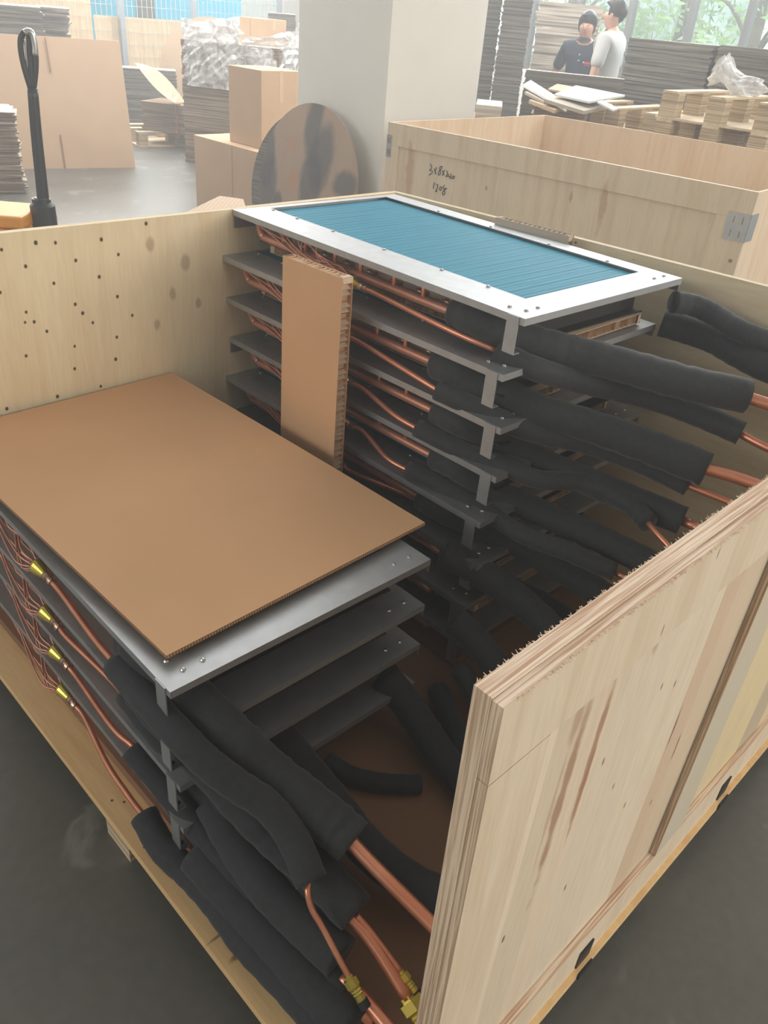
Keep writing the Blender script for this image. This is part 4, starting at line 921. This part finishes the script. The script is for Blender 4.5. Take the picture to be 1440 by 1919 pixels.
for d0 in (-.08, .03):
    bm = NB(); fd = Vector((FW.x, FW.y, 0)).normalized(); c = Vector((pj.x, pj.y, .09))+fd*d0; lathe(bm, c, fd, [(0, .09), (.05, .09)], 24); obj('wheel', bm, M_black, truck)
p, z0, z1_ = JB(-.13, .06, -.07, .07, .17, .33); bm = NB(); hexa(bm, [q+Vector((0, 0, z0)) for q in p], [q+Vector((0, 0, z1_)) for q in p]); obj('pump_block', bm, M_black, truck, bevel=.01)
# honeycomb offcut just outside the crate, on a carton pile
hp = [onz(330, 402, .93), onz(412, 367, .93), onz(456, 373, .93), onz(440, 396, .93)]
zc_ = .93
bm = NB(); honey(bm, 0, 0, 0, .30, .22, .03, .014, .001)
bm.transform(Matrix.Translation((1.56, 2.0, .90)) @ Matrix.Rotation(R(100), 4, 'Z') @ Matrix.Rotation(0, 4, 'X')); 
bm.free()
t_ = MT('honeycomb_face', .85); v_ = t_.n('ShaderNodeTexBrick'); v_.inputs['Scale'].default_value = 30; v_.inputs['Mortar Size'].default_value = .06; v_.inputs[1].default_value = (*S(214, 180, 150), 1); v_.inputs[2].default_value = (*S(206, 170, 140), 1); v_.inputs[3].default_value = (*S(236, 214, 190), 1)
t_.l(t_.pos(world=False), v_.inputs[0]); t_.l(v_.outputs[0], t_.b.inputs['Base Color'])
a_, b_, c_, d_ = onz(318, 412, .9), onz(412, 367, .9), onz(456, 373, .9), onz(440, 400, .9)
bm = NB(); lst = [a_, onz(470, 415, .9), c_, b_]; hexa(bm, [q-Vector((0, 0, .035)) for q in lst], lst)
tag(obj('honeycomb_board', bm, t_.m), 'honeycomb cardboard piece lying just outside the crate, near the lower carton', 'cardboard')
cen = sum(lst, Vector())/4
bm = NB(); box(bm, cen.x-.13, cen.y-.10, 0, cen.x+.13, cen.y+.10, .864); tag(obj('carton', bm, M_cardb), 'carton outside the crate holding the honeycomb piece', 'box')
# round piece and strip seen over the empty crate
bm = NB(); pc = at(857, 206, 7.0); lathe(bm, (0, 0, 0), (0, 0, 1), [(0, .24), (.03, .23), (.05, .1)], 40); bm.transform(Matrix.Translation((pc.x, pc.y, pc.z-.05)))
tag(obj('round_pad', bm, M_card), 'round brown pad showing over the rim of the empty crate', 'pad')
box_c = mb((pc.x-.22, pc.y-.22, 0, pc.x+.22, pc.y+.22, pc.z-.051)); tag(obj('cardboard_box', box_c, M_cardb), 'carton under the round brown pad beside the column', 'box')
# fence with panels
fence = empty('mesh_fence', (6.3, 11.5, 0), 0, 'wire mesh fence with plywood panels and grey posts at the back', 'fence')
for X in (3.2, 6.25, 7.38, 8.9):
    obj('post', mb((X-.035, 11.44, 0, X+.035, 11.5, 3.0)), M_steel, fence)
W_f = ply('fence_plywood', S(226, 200, 160), S(206, 176, 134), 'z')
obj('plywood_panel', mb((5.9, 11.56, 0, 8.9, 11.575, 1.12)), W_f, fence)
obj('plywood_panel', mb((2.6, 11.56, 0, 5.86, 11.575, 2.4)), W_f, fence)
bm = NB(); x = 2.7
while x < 9: box(bm, x-.003, 11.53, 0, x+.003, 11.536, 2.9); x += .075
z = .05
while z < 2.9: box(bm, 2.7, 11.524, z-.003, 9, 11.5295, z+.003); z += .15
obj('wire_mesh', bm, M_wire, fence)
# teal shed and pale building outside at the back
ts = empty('building', (9.5, 17, 0), 0, 'bright teal clad building outside beyond the mesh fence', 'building')
obj('wall', mb((7.6, 16, 0, 12, 19, 1.75)), M_teal, ts); obj('window', mb((9.05, 15.96, .9, 9.4, 15.999, 1.5)), M_winf, ts); obj('upper_wall', mb((5, 16, 0, 7.59, 19, 2.6)), M_outw, ts)
tb = empty('building', (18.5, 12, 0), 0, 'pale grey building with a white window seen through the trees', 'building')
obj('wall', mb((16.5, 8.5, -.5, 19, 11.2, 2.7)), M_outw, tb)
pz = onx(1235, 40, 16.48); f_ = obj('window', mb((16.4, pz.y-.35, pz.z-.45, 16.49, pz.y+.35, pz.z+.45)), M_white, tb); obj('pane', mb((16.38, pz.y-.28, pz.z-.38, 16.395, pz.y-.03, pz.z+.38), (16.38, pz.y+.03, pz.z-.38, 16.395, pz.y+.28, pz.z+.38)), M_outw, f_)
struct('ground', mb((16.001, -20, -.6, 60, 40, -.1), (-6, 14.001, -.6, 16, 40, -.1)), plain('outside_ground', S(150, 156, 130), .9), label='ground outside the windows')
def tree(x, y, h, r, label, seed, nl=2600):
    rn = random.Random(seed); root = empty('tree', (x, y, -.1), 0, label, 'tree', 'trees outside the windows')
    bm = NB(); tube(bm, [(x, y, -.1), (x+.1, y+.05, h*.4), (x, y-.1, h*.85)], .14, 10, 5, rend=.05)
    for k in range(9):
        a = rn.uniform(0, 6.3); z = h*rn.uniform(.2, .7); tube(bm, [(x, y, z), (x+math.cos(a)*r*.4, y+math.sin(a)*r*.4, z+h*.12), (x+math.cos(a)*r*.8, y+math.sin(a)*r*.8, z+h*.16)], .035, 6, 3, rend=.01)
    obj('trunk', bm, M_bark, root, smooth=True)
    bm = NB(); cl = [(rn.uniform(-1, 1), rn.uniform(-1, 1), rn.uniform(-.8, 1)) for _ in range(26)]
    for k in range(nl):
        c = rn.choice(cl); p = Vector((x+c[0]*r+rn.gauss(0, .28), y+c[1]*r+rn.gauss(0, .28), h*.5+c[2]*h*.42+rn.gauss(0, .22)))
        u = Vector((rn.gauss(0, 1), rn.gauss(0, 1), rn.gauss(0, 1))).normalized(); v = u.orthogonal().normalized()*.035; u = u*.085
        bm.faces.new([bm.verts.new(q) for q in (p-u, p+v, p+u, p-v)])
    obj('foliage', bm, M_leaf, root)
tree(13.0, 9.0, 4.2, 1.1, 'leafy tree outside, behind the heads of the two people', 1)
tree(14.2, 7.6, 4.6, 1.2, 'leafy tree outside the second window bay from the people', 2)
tree(13.2, 5.9, 4.4, 1.2, 'leafy tree outside the middle window bay right of the people', 3)
tree(14.0, 4.3, 4.4, 1.3, 'leafy tree outside the rightmost visible window bay', 4)
tree(18.5, 6.5, 5.5, 1.9, 'larger tree farther off behind the window trees', 6, 3200)
tree(10.5, 18.5, 4.0, 1.2, 'green tree outside beyond the mesh fence by the teal building', 5, 1600)
